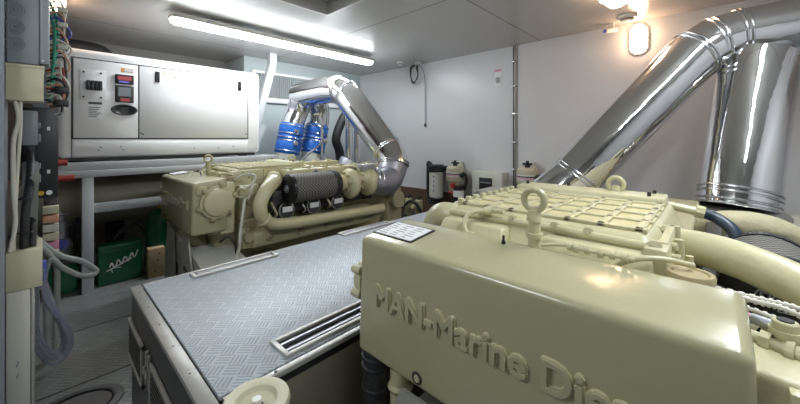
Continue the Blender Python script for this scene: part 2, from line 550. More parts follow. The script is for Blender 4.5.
def bulkhead_lamp(loc, axis, up, label, L=.10, R=.065):
    t = thing('bulkhead_lamp', label, 'lamp', loc, 'caged bulkhead lamps')
    a = Vector(axis).normalized()
    u = Vector(up).normalized()
    s = a.cross(u)
    def T(x, y, z): return tuple(s * x + u * y + a * z)
    b = MB()
    n = 28
    def ring(bm, k, z, L_=L, R_=R):
        return [bm.verts.new(T(R_ * k * math.cos(2 * PI * i / n), (L_ - R_) * (1 if math.sin(2 * PI * i / n) >= 0 else -1) * min(1, abs(math.sin(2 * PI * i / n)) * 6) + R_ * k * math.sin(2 * PI * i / n), z)) for i in range(n)]
    def shell(b, prof):
        prev = None
        for k, z in prof:
            r = ring(b.bm, k, z)
            if prev:
                for i in range(n): b.bm.faces.new((prev[i], prev[(i + 1) % n], r[(i + 1) % n], r[i]))
            else: b.bm.faces.new(r[::-1])
            prev = r
        b.bm.faces.new(prev)
    shell(b, ((1.15, 0), (1.15, .025), (1.0, .035)))
    b.build('base', 'dome', t)
    b = MB()
    shell(b, ((.92, .036), (.92, .06), (.8, .085), (.5, .1), (.15, .105)))
    b.build('glass', 'warm_glow', t)
    for k in (-1, 0, 1):
        x = k * R * .55
        MB().tube([T(x, -L * 1.02, .03), T(x, -L * .9, .095), T(x, 0, .118), T(x, L * .9, .095), T(x, L * 1.02, .03)], .0035, 6, 5).build('guard_wire', 'steel', t)
    for k in (-1, 0, 1):
        y = k * L * .5
        MB().tube([T(-R * 1.08, y, .03), T(-R * .9, y, .09), T(0, y, .118), T(R * .9, y, .09), T(R * 1.08, y, .03)], .0035, 6, 5).build('guard_wire', 'steel', t)
    return t
bulkhead_lamp((-.57, 4.2, 2.33), (0, -1, 0), (0, 0, 1), 'glowing caged lamp on the back wall below the smoke detector', .15, .075)
bulkhead_lamp((-.60, 3.20, H), (0, 0, -1), (.2, 1, 0), 'glowing caged lamp on the ceiling in front of the back wall', .15, .08)
bulkhead_lamp((-4.05, .06, H), (0, 0, -1), (1, 0, 0), 'glowing caged lamp on the ceiling above the white generator, half hidden by grey box', .12, .07)

def detector(loc, label, r=.055):
    t = thing('smoke_detector', label, 'smoke detector', loc, 'ceiling smoke detectors')
    MB().lathe([(0, 0), (r, 0), (r, -.02), (r * .9, -.028), (0, -.028)], (0, 0, 0)).build('base', 'dome', t)
    MB().lathe([(r * .62, -.0285), (r * .62, -.045), (r * .5, -.055), (0, -.057)], (0, 0, 0)).build('sensor_head', 'dome', t)
    MB().torus((0, 0, -.036), (0, 0, 1), r * .64, .004).build('slot', 'black', t)
detector((-3.62, 3.85, H), 'small round white smoke detector on the ceiling beside the end of tube light')
detector((-.63, 3.93, H), 'round white smoke detector on the ceiling between two glowing lamps', .085)

t = thing('cable_hook', 'small white ceiling rose with coil of grey cable and hanging cord', 'cable', (-3.44, 4.08, H))
MB().lathe([(0, 0), (.055, 0), (.05, -.025), (0, -.03)]).build('ceiling_rose', 'dome', t)
b = MB()
for k in range(5):
    b.tube([(-.10, .04 - .012 * k, -.03), (-.19, .06 - .01 * k, -.07), (-.19, .05, -.22 - .01 * k), (-.12, .04, -.29 - .006 * k), (-.05, .05, -.22 + .01 * k), (-.05, .05 - .01 * k, -.08), (-.03, .02, -.02)], .006, 8, 6)
b.build('cable_coil', 'dark', t)
MB().tube([(.02, 0, -.03), (.06, .05, -.12), (.065, .09, -.3), (.07, .09, -.98)], .007, 8, 8).build('hanging_cord', 'grey_box', t)
MB().box((.058, .075, -1.02), (.082, .1, -.97), .003).build('plug', 'black', t)

t = thing('ceiling_camera', 'small camera on bracket on the ceiling edge beside the smoke detector', 'camera', (-.79, 4.08, H))
MB().lathe([(0, 0), (.03, 0), (.03, -.015), (0, -.015)]).build('mount', 'dome', t)
MB().box((-.02, -.02, -.05), (.02, .02, -.015), .004).build('bracket', 'dome', t)
MB().cyl((.035, .03, -.06), (-.045, -.07, -.085), .027, n=20, ch=.005).build('camera_body', 'dome', t)
MB().cyl((-.045, -.07, -.085), (-.05, -.076, -.0865), .02, n=20).build('lens', 'bwire', t)

o = MB().box((-2.18, 4.194, 2.02), (-2.085, 4.199, 2.245)).build('wall_label', 'paper')
tag(o, 'small white paper label with pink stripe on the back wall', 'label')
MB().box((-2.18, 4.192, 2.215), (-2.085, 4.1939, 2.245)).build('stripe', 'pink', o)
MB().box((-2.165, 4.192, 2.06), (-2.10, 4.1939, 2.14)).build('print', 'greyink', o)

# ------------------------------------------------------------------ back wall equipment
def separator(x, label, z=.72, filt=True):
    t = thing('fuel_separator', label, 'fuel filter', (x, 4.05, z), 'beige fuel separators on the back wall')
    MB().box((-.05, .08, -.25), (.05, .145, .28), .005).build('bracket', 'offwhite', t)
    MB().lathe([(0, .22), (.10, .22), (.125, .19), (.125, .02), (.11, 0), (0, 0)], (0, 0, 0)).build('body', 'beige', t)
    MB().lathe([(.127, .075), (.127, .135)], (0, 0, 0)).build('label_band', 'paper', t)
    MB().lathe([(.1285, .085), (.1285, .10)], (0, 0, 0)).build('label_print', 'pink', t)
    MB().lathe([(.1285, .105), (.1285, .122)], (0, 0, 0)).build('label_print', 'ink', t)
    MB().cyl((0, 0, .22), (0, 0, .25), .03).box((-.06, -.012, .25), (.06, .012, .275), .004).cyl((0, 0, .27), (0, 0, .30), .018).build('tee_handle', 'black', t)
    MB().lathe([(.09, 0), (.09, -.1), (.06, -.16), (.03, -.2), (0, -.2)], (0, 0, 0)).build('bowl', 'cream_d', t)
    b = MB()
    b.tube([(.1, -.03, .1), (.17, -.02, .12), (.19, 0, .02), (.15, 0, -.12), (.09, 0, -.28)], .022, 10)
    b.cyl((.1, -.03, .1), (.155, -.03, .1), .035)
    b.build('hose', 'rubber', t)
    MB().cyl((.04, -.09, -.05), (.04, -.14, -.05), .035).mark().cyl((-.07, -.05, -.16), (.02, -.05, -.16), .022).mark().build_each('valve', 'red', t)
    MB().cyl((.10, -.06, -.3), (.10, -.06, -.04), .075, n=20, ch=.01).build('spin_on_filter', 'black', t)
    MB().lathe([(.0765, .07), (.0765, .16)], (.10, -.06, -.27), (0, 0, 1)).build('filter_label', 'paper', t)
    return t
separator(-2.72, 'beige fuel separator with black tee handle, left of the grey wall box', .70)
separator(-1.67, 'beige fuel separator with black tee handle, right of the grey wall box behind near engine', .74)
t = thing('wall_canister', 'black capped water filter canister with white label on the back wall', 'filter', (-3.06, 4.05, .34))
MB().cyl((0, 0, .48), (0, 0, .58), .125, n=24, ch=.015).box((-.13, .0, .5), (.13, .148, .56), .01).build('head', 'black', t)
MB().cyl((0, 0, .08), (0, 0, .48), .105, n=24, ch=.02).build('canister', 'offwhite', t)
MB().lathe([(0, 0), (.08, 0), (.09, .08), (0, .08)]).build('drain_cap', 'black', t)
MB().tube([(-.06, -.04, .57), (-.15, 0, .6), (-.17, .02, .45), (-.165, .02, .1), (-.1, .02, -.02)], .028, 12).build('hose', 'rubber', t)
for z in (.2, .27, .34, .41):
    MB().cyl((.03, -.101, z), (.03, -.107, z), .012, n=12).build('mark', 'bwire', t)
t = thing('control_box', 'pale grey wall box with black display screen on the back wall', 'control box', (-2.21, 4.2, .45))
MB().box((-.22, -.17, 0), (.22, 0, .42), .008).build('enclosure', 'offwhite', t)
MB().box((-.11, -.176, .10), (.08, -.170, .34), .002).build('screen', 'black', t)
MB().box((-.09, -.178, .27), (.06, -.1765, .28)).box((-.08, -.178, .16), (.05, -.1765, .165)).build('print', 'greyink', t)
for q in (.1, .2, .3):
    MB().box((.2205, -.15, q), (.223, -.03, q + .01)).build('vent_slot', 'greyink', t)

# pipework and dark machinery at the foot of the back wall
t = thing('seawater_pump', 'dark machinery and brass valves at the foot of back wall', 'pump', (-3.45, 3.75, 0))
MB().box((-.45, -.18, 0), (.5, .2, .18), .02).build('base', 'dark', t)
b = MB()
for x in (-.3, -.1, .12, .32):
    b.cyl((x, -.02, .18), (x, -.02, .42), .055, n=16, ch=.01)
    b.cyl((x, -.08, .33), (x, -.17, .35), .03, n=12)
b.build('valve_body', 'cream_d', t)
for x in (-.3, -.1, .12, .32):
    MB().torus((x, -.02, .47), (0, .3, 1), .05, .009, 20, 8).cyl((x, -.02, .42), (x, -.02, .475), .011, n=8).build('handwheel', 'dark', t)
MB().tube([(-.4, -.1, .2), (-.2, -.15, .38), (.05, -.14, .30), (.3, -.13, .42), (.45, -.05, .2)], .022, 10).build('hose', 'rubber', t)

# small cream bottle shape at the far right of the back wall
t = thing('expansion_bottle', 'cream rounded tank at the right end of the back wall', 'tank', (.54, 3.9, 0))
MB().lathe([(0, 0), (.14, 0), (.15, .04), (.15, .62), (.145, .70), (.12, .73), (.06, .74), (.06, .78), (0, .78)]).build('body', 'offwhite', t)
MB().torus((0, 0, .62), (0, 0, 1), .15, .008).build('band', 'steel', t)

# left wall: framed grille, ledge and bracket strut
t = thing('wall_grille', 'ribbed ventilation grille with pale frame on the left wall', 'grille', (X0, 2.75, 1.93))
MB().box((0, -.6, 0), (.02, .95, .36)).build('ribbed_panel', 'grille', t)
b = MB()
b.box((0, -.65, .36), (.05, 1.0, .40), .004).box((0, -.65, -.07), (.06, 1.0, 0), .004)
b.box((0, -.65, 0), (.04, -.6, .36)).box((0, .95, 0), (.04, 1.0, .36))
b.build('frame', 'white', t)
t = thing('strut', 'white slanting steel strut from the ceiling beside white generator', 'strut', (-4.6, 2.1, 0))
b = MB()
b.hexa([(-.05, -.16, 1.45), (.05, -.16, 1.45), (.05, -.06, 1.45), (-.05, -.06, 1.45), (-.05, .08, 2.38), (.05, .08, 2.38), (.05, .18, 2.38), (-.05, .18, 2.38)], .006)
b.box((-.05, .08, 2.37), (.05, .18, H), .004)
b.build('post', 'grey_white', t)
MB().prism([(-.05, -.22, 1.10), (.05, -.22, 1.10), (.05, -.06, 1.5), (-.05, -.06, 1.5)], (0, .1, 0)).build('foot', 'grey_white', t)

# ================================================================== GENERATOR ON ITS RACK
t = thing('generator_rack', 'white painted steel rack under the white generator', 'rack', (-3.88, .2, 0))
b = MB()
b.box((0, -.3, 1.05), (-.09, 1.75, 1.115), .004)
b.build('top_rail', 'grey_white', t)
MB().box((.012, -.3, .985), (-.05, 1.75, 1.045), .004).build('angle_rail', 'grey_white', t)
MB().box((-.85, -.3, 1.0), (-.94, 1.75, 1.115), .004).build('top_rail', 'grey_white', t)
for y in (0.02, 1.66):
    for x in (0, -.86):
        MB().box((x - .08, y, 0), (x, y + .075, 1.0), .004).build('post', 'grey_white', t)
MB().box((-.07, .095, .675), (-.01, 1.66, .755), .004).build('lower_rail', 'grey_white', t)
for y in (.0, .6, 1.2, 1.66):
    MB().box((-.85, y, 1.045), (-.09, y + .07, 1.113), .003).build('cross_bar', 'grey_white', t)

gx = -3.9
t = thing('generator', 'large white enclosed generator with control panel, on the white rack', 'generator', (gx, .09, 1.115))
b = MB()
b.hexa([(-.85, -.02, .03), (0, -.02, .03), (0, 1.66, .03), (-.85, 1.66, .03), (-.85, -.02, .965), (0, -.02, .965), (0, 1.66, .965), (-.85, 1.66, .965)], .055, 5)
b.build('enclosure', 'white', t)
MB().box((-.8, .03, .012), (-.02, 1.6, .035)).build('base_frame', 'black', t)
for y in (.1, 1.5):
    for x in (-.12, -.7):
        MB().cyl((x, y, 0), (x, y, .03), .05, n=16).build('rubber_foot', 'rubber', t)
def panel(name, y0, y1, z0, z1, parent=None, m='white', th=.012):
    return MB().box((.0, y0, z0), (th, y1, z1), .004).build(name, m, parent)
G = 1.115; YG = .09
# dark seams: panels stand proud of a dark gasket
MB().box((-.001, .065, .195), (.003, 1.515, .885)).build('gasket', 'black', t)
d1 = panel('control_door', .078, .508, .205, .875, t)
d2 = panel('access_door', .518, 1.505, .205, .875, t)
d3 = panel('lower_panel', .078, 1.505, .05, .188, t, th=.008)
MB().box((-.001, .065, .04), (.002, .07, .195)).build('gasket', 'black', t)
F = .0122
q = MB().box((F, .115, .53), (F + .004, .285, .79), .001).build('breaker_plate', 'white', d1)
b = MB()
for k in range(4): b.box((F + .004, .157 + k * .026, .615), (F + .03, .180 + k * .026, .695), .002)
b.build('breaker', 'black', d1)
b = MB()
for y in (.14, .25):
    for z in (.555, .765): b.cyl((F + .003, y, z), (F + .008, y, z), .008, n=10).mark()
b.build_each('screw', 'black', d1)
MB().box((F, .165, .37), (F + .002, .262, .52)).build('rating_label', 'paper', d1)
b = MB()
b.box((F + .0022, .17, .495), (F + .003, .257, .515))
for k in range(6): b.box((F + .0022, .17, .385 + k * .016), (F + .003, .225 + .012 * (k % 3), .391 + k * .016))
b.build('label_print', 'ink', d1)
MB().box((F, .345, .69), (F + .015, .475, .775), .004).build('display', 'black', d1)
MB().box((F + .0152, .36, .725), (F + .016, .46, .76)).build('display_light', 'redled', d1)
MB().box((F + .0152, .37, .70), (F + .016, .44, .718)).build('display_light', 'blueled', d1)
MB().box((F, .345, .525), (F + .015, .475, .675), .004).build('controller', 'dark', d1)
MB().box((F + .0152, .365, .58), (F + .016, .455, .66)).build('controller_panel', 'grey_box', d1)
MB().box((F + .0152, .38, .535), (F + .016, .445, .56)).build('red_button', 'redled', d1)
b = MB()
b.lathe([(0, .001), (.03, .001), (.04, .012), (.047, .012), (.05, 0)], (F, 0, 0), (1, 0, 0), 32)
for v in b.bm.verts: v.co.y *= 1.9
for v in b.bm.verts: v.co += Vector((0, .41, .458))
b.build('door_handle', 'black', d1)
MB().box((F, .385, .80), (F + .001, .475, .835)).build('sticker', 'orange', d1)
MB().box((F + .001, .41, .805), (F + .0015, .475, .83)).build('sticker_print', 'paper', d1)
for y in (.655, 1.415):
    z = .79
    MB().box((F - .0005, y - .018, z - .05), (F + .008, y + .018, z + .05), .003).build('latch', 'black', d2)
MB().box((F, .69, .835), (F + .001, .83, .842)).build('orange_strip', 'orange', d2)
b = MB()
for y, z in ((.53, .25), (.545, .24), (1.49, .25), (1.49, .75), (.80, .80)): b.cyl((F - .001, y, z), (F + .004, y, z), .007, n=8).mark()
b.build_each('screw', 'black', d2)
b = MB()
for y, z in ((.235, .10), (.25, .125), (.385, .125), (.40, .10), (.97, .10), (1.2, .10), (1.35, .11)): b.cyl((.007, y, z), (.0095, y, z), .006, n=8).mark()
b.build_each('screw', 'black', d3)

# black exhaust hose and duct lying behind and above the generator
t = thing('ventilation_duct', 'black curved duct behind the top of the white generator', 'duct', (-5.1, .35, 1.99))
MB().tube([(0, -.65, .1), (0, -.4, .27), (0, -.05, .32), (0, .15, .22), (0, .22, -.3), (0, .22, -1.2), (0, .22, -2.0)], .09, 16).build('duct', 'rubber', t)
MB().tube([(-.01, .2, .12), (-.01, .3, .06), (-.01, .34, -.1)], .1, 16).build('collar', 'foil', t)

# under the rack
t = thing('day_tank', 'large grey beige cylindrical tank lying under the generator', 'tank', (-4.42, .2, .72))
b = MB()
b.lathe([(0, -.9), (.12, -.89), (.2, -.85), (.235, -.78), (.235, 1.65), (.2, 1.72), (0, 1.75)], (0, 0, 0), (0, 1, 0), 36)
b.build('shell', 'tank', t)
for y in (.0, 1.4):
    MB().prism([(-.2, y, -.72), (.2, y, -.72), (.2, y, -.12), (.12, y, -.2), (-.12, y, -.2), (-.2, y, -.12)], (0, .06, 0)).build('saddle', 'dark', t)

def green_case(y0, y1, x, h, label, logo):
    t = thing('green_case', label, 'case', (x, y0, 0), 'green cases under the generator')
    MB().box((-.17, 0, 0), (0, y1 - y0, h), .02, 3).build('shell', 'green', t)
    MB().box((-.174, -.004, h - .07), (.004, y1 - y0 + .004, h - .055), .003).build('lid_rim', 'green', t)
    if logo:
        b = MB()
        W = y1 - y0
        pts = [(.002, .08 + .7 * W * k / 14 * .9, h * .45 + .08 * h * math.sin(k * 1.9) + .012 * k * .5) for k in range(15)]
        b.tube(pts, .006, 6, 6)
        b.tube([(.002, .06, h * .36), (.002, W * .45, h * .46), (.002, W * .75, h * .58)], .005, 6, 6)
        b.tube([(.002, .10, h * .30), (.002, W * .3, h * .40), (.002, W * .5, h * .40)], .004, 6, 6)
        b.build('script_logo', 'paper', t)
    return t
green_case(.325, .645, -3.96, .355, 'dark green case with pale script logo beside white post', True)
green_case(.0, .205, -4.0, .26, 'plain dark green case, left of the white post', False)
t = thing('green_cylinder', 'green upright gas cylinder beyond the logo case', 'cylinder', (-4.05, .80, 0))
MB().lathe([(0, 0), (.11, 0), (.12, .02), (.12, .48), (.10, .56), (.05, .60), (.03, .62), (0, .62)]).build('shell', 'green', t)
MB().cyl((0, 0, .6), (0, 0, .68), .022, n=12).cyl((-.03, 0, .65), (.05, 0, .65), .014, n=10).build('valve', 'yellow', t)
t = thing('wood_block', 'raw timber block standing beside the logo case', 'block', (-3.86, .67, 0))
MB().box((-.1, 0, 0), (0, .13, .275), .006).build('timber', 'wood', t)
b = MB()
for z in (.06, .16, .22): b.cyl((-.001, .04 + z * .2, z), (.003, .04 + z * .2, z), .008, n=8)
b.build('bolt', 'dark', t)
t = thing('transfer_pump', 'small dark pump with round glass gauge under generator', 'pump', (-3.98, .10, 0))
MB().box((-.14, -.1, .262), (.05, .12, .30), .01).build('base', 'dark', t)
MB().cyl((-.1, -.06, .40), (-.02, .02, .40), .085, n=20, ch=.01).cyl((-.05, 0, .3), (-.05, 0, .62), .045, n=16, ch=.01).build('body', 'dull_steel', t)
MB().cyl((-.0, -.01, .44), (.05, .0, .44), .05, n=24).build('gauge_rim', 'steel', t)
MB().cyl((.05, .0, .44), (.052, .0, .44), .042, n=24).build('gauge_face', 'bwire', t)
MB().tube([(-.05, .05, .55), (.0, .12, .60), (-.02, .1, .48), (.02, .14, .4)], .014, 8).tube([(-.08, -.04, .6), (-.02, -.08, .66), (.0, -.05, .5)], .014, 8).build('hose', 'rubber', t)
MB().cyl((-.05, 0, .62), (-.05, 0, .68), .02, n=10).torus((-.05, 0, .68), (0, 0, 1), .045, .008, 20, 8).build('handwheel', 'dull_steel', t)
t = thing('black_hose', 'black curved hose over the logo case', 'hose', (-4.1, .55, .36))
MB().tube([(.0, -.1, 0.02), (0, .0, .12), (.02, .08, .13), (.04, .14, .03), (.04, .16, -.33)], .018, 10).build('hose', 'rubber', t)

# terminal stack on the left
t = thing('terminal_stack', 'stack of beige and pink terminal blocks behind the left cabinet', 'terminal blocks', (-3.0, .03, 0))
MB().box((-.06, -.03, .56), (-.02, .03, .95), .003).box((-.06, -.16, .54), (-.02, .03, .57), .003).box((-.06, -.16, 0), (-.02, -.12, .55), .003).build('rail', 'dark', t)
for k in range(6):
    MB().box((-.02, -.035, .58 + k * .055), (.04, .035, .625 + k * .055), .004).build('terminal', ('beige', 'pink', 'beige', 'offwhite', 'pwire', 'beige')[k], t)
t = thing('red_fittings', 'red and brass pipe fittings left of the generator rack', 'pipe fitting', (-3.75, .10, 0))
MB().tube([(0, -.04, 0.0), (0, -.04, .98)], .015, 10, 0).build('pipe', 'dark', t)
MB().cyl((0, -.05, 1.0), (0, .07, 1.0), .024, n=14, ch=.004).mark().cyl((0, -.05, 1.125), (0, .03, 1.125), .024, n=14, ch=.004).mark().build_each('valve', 'red', t)
MB().cyl((0, -.04, .97), (0, -.04, 1.17), .016, n=12).build('coupling', 'yellow', t)

# ================================================================== LEFT FOREGROUND CABINET
cx = -2.2
struct(MB().box((-2.34, Y0, 0), (-2.14, -.112, H)).build('trim_3', 'grey_door'))
t = thing('cabinet_column', 'narrow offwhite cabinet column standing at the left edge', 'cabinet', (cx, -.11, 0))
MB().box((-.22, 0, 0), (0, .07, .655), .003).build('body', 'offwhite', t)
MB().box((-.22, .072, 0), (-.005, .082, .655), .002).build('edge_strip', 'alu', t)
b = MB()
for z in (.28, .33): b.tube([(.001, .03, z), (.001, .035, z + .02)], .003, 6, 0)
b.build('scratch', 'greyink', t)
t2 = thing('cable_box', 'beige cable box on top of the offwhite cabinet column', 'box', (cx, -.112, .656))
MB().box((-.24, 0, 0), (.0, .108, .17), .004).build('body', 'beige', t2)
MB().hexa([(-.20, .012, .17), (-.19, .012, .17), (-.11, .09, .17), (-.12, .09, .17), (-.20, .012, .40), (-.19, .012, .40), (-.11, .098, .52), (-.12, .098, .52)]).build('cable_tray', 'offwhite', t2)
t = thing('junction_box', 'grey junction box with three round knockouts at upper left', 'junction box', (cx, -.11, 1.645))
MB().box((-.12, 0, 0), (0, .098, .38), .006).build('body', 'grey_box', t)
MB().box((-.13, .098, .005), (.012, .128, .38), .008).build('lid', 'grey_box', t)
for z in (.082, .157, .231):
    k = MB()
    for r in (.029, .021, .013): k.torus((.0005, .025, z), (1, 0, 0), r, .0022, 28, 6)
    k.ball((.0, .025, z), .006)
    k.build('knockout', 'grey_door', t)
MB().cyl((.012, .108, .02), (.016, .108, .02), .006, n=10).build('screw', 'steel', t)
t = thing('relay_box', 'plain beige box just under the grey junction box', 'box', (cx, -.112, 1.482))
MB().box((-.14, 0, 0), (.006, .112, .16), .004).build('body', 'beige', t)
MB().box((-.14, -.002, .145), (.009, .115, .16), .003).build('lid', 'beige', t)
# black switch panel
t = thing('switch_panel', 'tall black switch panel with grey connectors, left of generator', 'switch panel', (-2.6, -.08, 0))
MB().box((-.06, 0, 1.0), (0, .134, 1.48), .003).build('panel', 'black', t)
MB().box((-.05, .0, 0), (-.02, .03, 1.0), .003).build('support', 'dark', t)
for z in (1.13, 1.36):
    MB().box((0, .092, z), (.003, .104, z + .02)).build('switch_mark', 'paper', t)
for z in (1.32, 1.11):
    c_ = MB().box((.001, .003, z - .04), (.06, .060, z + (.14 if z > 1.2 else .09)), .01).build('connector', 'grey_box', t)
    MB().cyl((.03, .032, z - .09), (.03, .032, z - .03), .02, n=14).build('gland', 'rubber', c_)
    MB().box((.02, .058, z - .02), (.05, .070, z + .02), .003).mark().box((.02, .058, z + .05), (.05, .070, z + .08), .003).mark().build_each('clip', 'grey_box', c_)
b = MB().cyl((.01, .1, 1.03), (.03, .1, 1.03), .012, n=10).build('indicator', 'paper', t)
MB().cyl((.01, .07, 1.03), (.03, .07, 1.03), .012, n=10).build('indicator', 'yellow', t)
MB().cyl((.01, .045, 1.04), (.03, .045, 1.04), .013, n=10).build('indicator', 'bwire', t)
t = thing('cable_bundle', 'thick black and white cables running down to the beige cable box', 'cables', (cx, 0, 0))
MB().tube([(-.36, -.048, 1.24), (-.30, -.044, 1.19), (-.12, -.046, 1.1), (-.06, -.056, .98), (-.05, -.060, .828)], .015, 12).build('cable', 'rubber', t)
MB().tube([(-.36, -.046, 1.03), (-.28, -.040, 1.0), (-.12, -.035, .93), (-.06, -.035, .828)], .012, 12).build('cable', 'rubber', t)
MB().tube([(-.02, -.085, 1.482), (-.02, -.075, 1.40), (-.02, -.09, 1.30), (-.02, -.09, 1.1), (-.02, -.085, .95), (-.02, -.10, .828)], .008, 10).build('cable', 'wwire', t)
MB().tube([(-.02, -.07, 1.482), (-.02, -.07, 1.36), (-.03, -.078, 1.2), (-.03, -.085, 1.0), (-.03, -.09, .828)], .006, 10).build('cable', 'wwire', t)
for z in (1.05, .9):
    MB().torus((-.05, -.058, z), (0, 0, 1), .026, .003, 20, 6).build('cable_tie', 'black', t)

# wiring loom behind the junction box
t = thing('wiring_loom', 'tangle of coloured wires beside the grey junction box', 'wires', (-2.62, .02, 0))
MB().box((-.03, -.06, 1.481), (0, .0, 2.25), .003).build('back_rail', 'grey_door', t)
MB().box((-.02, -.02, 2.08), (.05, .065, 2.16), .004).build('terminal_box', 'offwhite', t)
MB().tube([(0, -.0, 2.06), (.02, .03, 1.95), (.02, .028, 1.8), (.01, .015, 1.62), (0, 0, 1.5)], .007, 8).tube([(0, -.0, 2.0), (.03, .02, 1.9), (.03, .018, 1.75), (.01, .005, 1.6)], .006, 8).build('green_wire', 'gwire', t)
cols = ['wwire', 'wwire', 'pwire', 'bwire', 'wwire', 'pwire', 'black', 'wwire', 'wwire', 'pwire', 'black', 'wwire', 'red', 'wwire', 'black', 'pwire', 'black', 'wwire']
for k, m in enumerate(cols):
    z = 2.04 - k * .030
    y = .03 + random.random() * .02
    e = .055 + random.random() * .045
    if k > 10: e -= .015
    MB().tube([(.01, -.01, z), (.03, y, z + .02), (.03, e, z - random.random() * .06), (.02, y + .01, z - .07 - random.random() * .05), (.01, -.01, z - .09)], .004 + .003 * random.random(), 8, 6).build('wire', m, t)
for z in (2.0, 1.92, 1.80):
    MB().box((.03, .03, z), (.055, .07, z + .025), .005).build('connector', 'offwhite', t)
for z in (1.58, 1.51):
    MB().box((.0, .02, z - .02), (.04, .075, z + .02), .006).build('connector', 'black', t)

# hoses by the cabinet
t = thing('grey_hose', 'translucent grey hose looping out beside the cabinet column', 'hose', (-2.9, 0, 0))
MB().tube([(0, -.08, .80), (0, -.01, .70), (0, .068, .605), (0, .156, .55), (-.0, .215, .49), (-.0, .232, .462), (.02, .205, .45), (.03, .15, .47), (.04, .076, .54), (.04, .03, .60), (.04, .0, .50), (.03, .012, .35), (.02, .015, .15), (.02, .01, .014)], .016, 12).build('hose', 'greyhose', t)
MB().tube([(.03, -.03, .72), (.03, .045, .58), (.03, .055, .45), (.03, .05, .25), (.03, .05, .014)], .015, 12).build('hose', 'greyhose', t)
t = thing('clear_hose', 'coil of clear violet tinted hose hanging over the floor', 'hose', (-2.35, 0, 0))
b = MB()
for dx, dr in ((0, 0), (.03, .008), (-.03, -.008)):
    b.tube([(dx, -.028, .66), (dx, -.035 - dr, .55), (dx, -.03 - dr, .40), (dx, .004, .285 - dr), (dx, .048, .245 - dr), (dx, .080 + dr, .30), (dx, .066 + dr, .40), (dx, .022, .52), (dx, .0, .62), (dx, -.01, .70)], .014, 12)
b.build('coil', 'clear', t)
MB().cyl((0, -.02, .64), (0, -.02, .73), .03, n=14).build('hose_tail', 'bwire', t)

# floor hatch ring
t = thing('floor_hatch', 'oval rimmed hatch set in the floor at bottom left', 'hatch', (-2.26, .10, 0))
b = MB()
b.lathe([(.26, 0), (.26, .008), (.24, .012), (.215, .012), (.205, .004), (.2, .003), (0, .003)], n=48)
for v in b.bm.verts: v.co.x *= .58; v.co.y *= .72
b.build('lid', 'hatch', t)
b = MB()
b.torus((0, 0, .006), (0, 0, 1), .20, .006, 48, 8)
for v in b.bm.verts: v.co.x *= .58; v.co.y *= .72
b.build('seal', 'black', t)

# ================================================================== RAISED WALKWAY
wx0, wx1, wy0, wy1, wz = -1.995, -.945, .275, 3.35, .62
t = thing('raised_walkway', 'raised aluminium tread plate walkway between the two engines', 'walkway')
MB().box((wx0 + .006, wy0 + .05, wz - .012), (wx1 - .03, wy1, wz), .001).build('top_plate', 'deck', t)
MB().box((wx0, wy0, wz - .015), (wx1, wy0 + .042, wz + .001), .002).build('edge_trim', 'dark_trim', t)
MB().box((wx1 - .022, wy0 + .055, wz - .015), (wx1, wy1, wz + .001), .002).build('edge_trim', 'alu', t)
MB().box((wx0, wy0 + .055, wz - .015), (wx0 + .005, wy1, wz + .001)).build('edge_trim', 'alu', t)
MB().box((wx0 + .01, wy0 + .02, wz - .04), (wx1 - .005, wy1 - .01, wz - .016)).build('sub_frame', 'black', t)
fp = MB().box((wx0 + .004, wy0 + .008, 0), (wx1 - .004, wy0 + .03, wz - .016), .002).build('front_panel', 'side', t)
MB().box((wx1 - .03, wy0 + .031, 0), (wx1 - .006, wy1, wz - .041), .002).build('side_panel', 'olive', t)
MB().box((wx0 + .006, wy0 + .031, 0), (wx0 + .03, wy1, wz - .041), .002).build('side_panel', 'side', t)
MB().box((wx0 + .031, wy1 - .03, 0), (wx1 - .031, wy1, wz - .041), .002).build('end_panel', 'side', t)
for x in (-1.84, -1.38):
    lv = MB()
    y = wy0 + .006
    x0, x1, z0, z1 = x - .17, x + .15, .30, .475
    for a, c_, d, e in ((x0, x1, z1 - .018, z1), (x0, x1, z0, z0 + .018), (x0, x0 + .018, z0, z1), (x1 - .018, x1, z0, z1)):
        lv.box((a, y - .012, d), (c_, y, e), .002)
    o = lv.build('louvre', 'dark_trim', t)
    MB().box((x0 + .018, y - .001, z0 + .018), (x1 - .018, y + .001, z1 - .018)).build('opening', 'black', o)
    b = MB()
    for k in range(7):
        zz = z0 + .025 + k * .019
        b.box((x0 + .018, y - .010, zz), (x1 - .018, y - .003, zz + .006))
    b.build('slats', 'side', o)
for x in (-1.62, -1.58):
    MB().box((x, wy0 - .006, .36), (x + .014, wy0 + .007, .49), .004).torus((x + .007, wy0 - .01, .42), (0, 1, 0), .014, .003, 16, 6).build('latch', 'dark_trim', t)
b = MB()
for k in range(6): b.cyl((wx0 + .1 + k * .19, wy0 + .022, wz), (wx0 + .1 + k * .19, wy0 + .022, wz + .002), .003, n=8)
for k in range(9): b.cyl((wx1 - .011, wy0 + .2 + k * .33, wz), (wx1 - .011, wy0 + .2 + k * .33, wz + .003), .005, n=8)
b.build('trim_screw', 'dark', t)
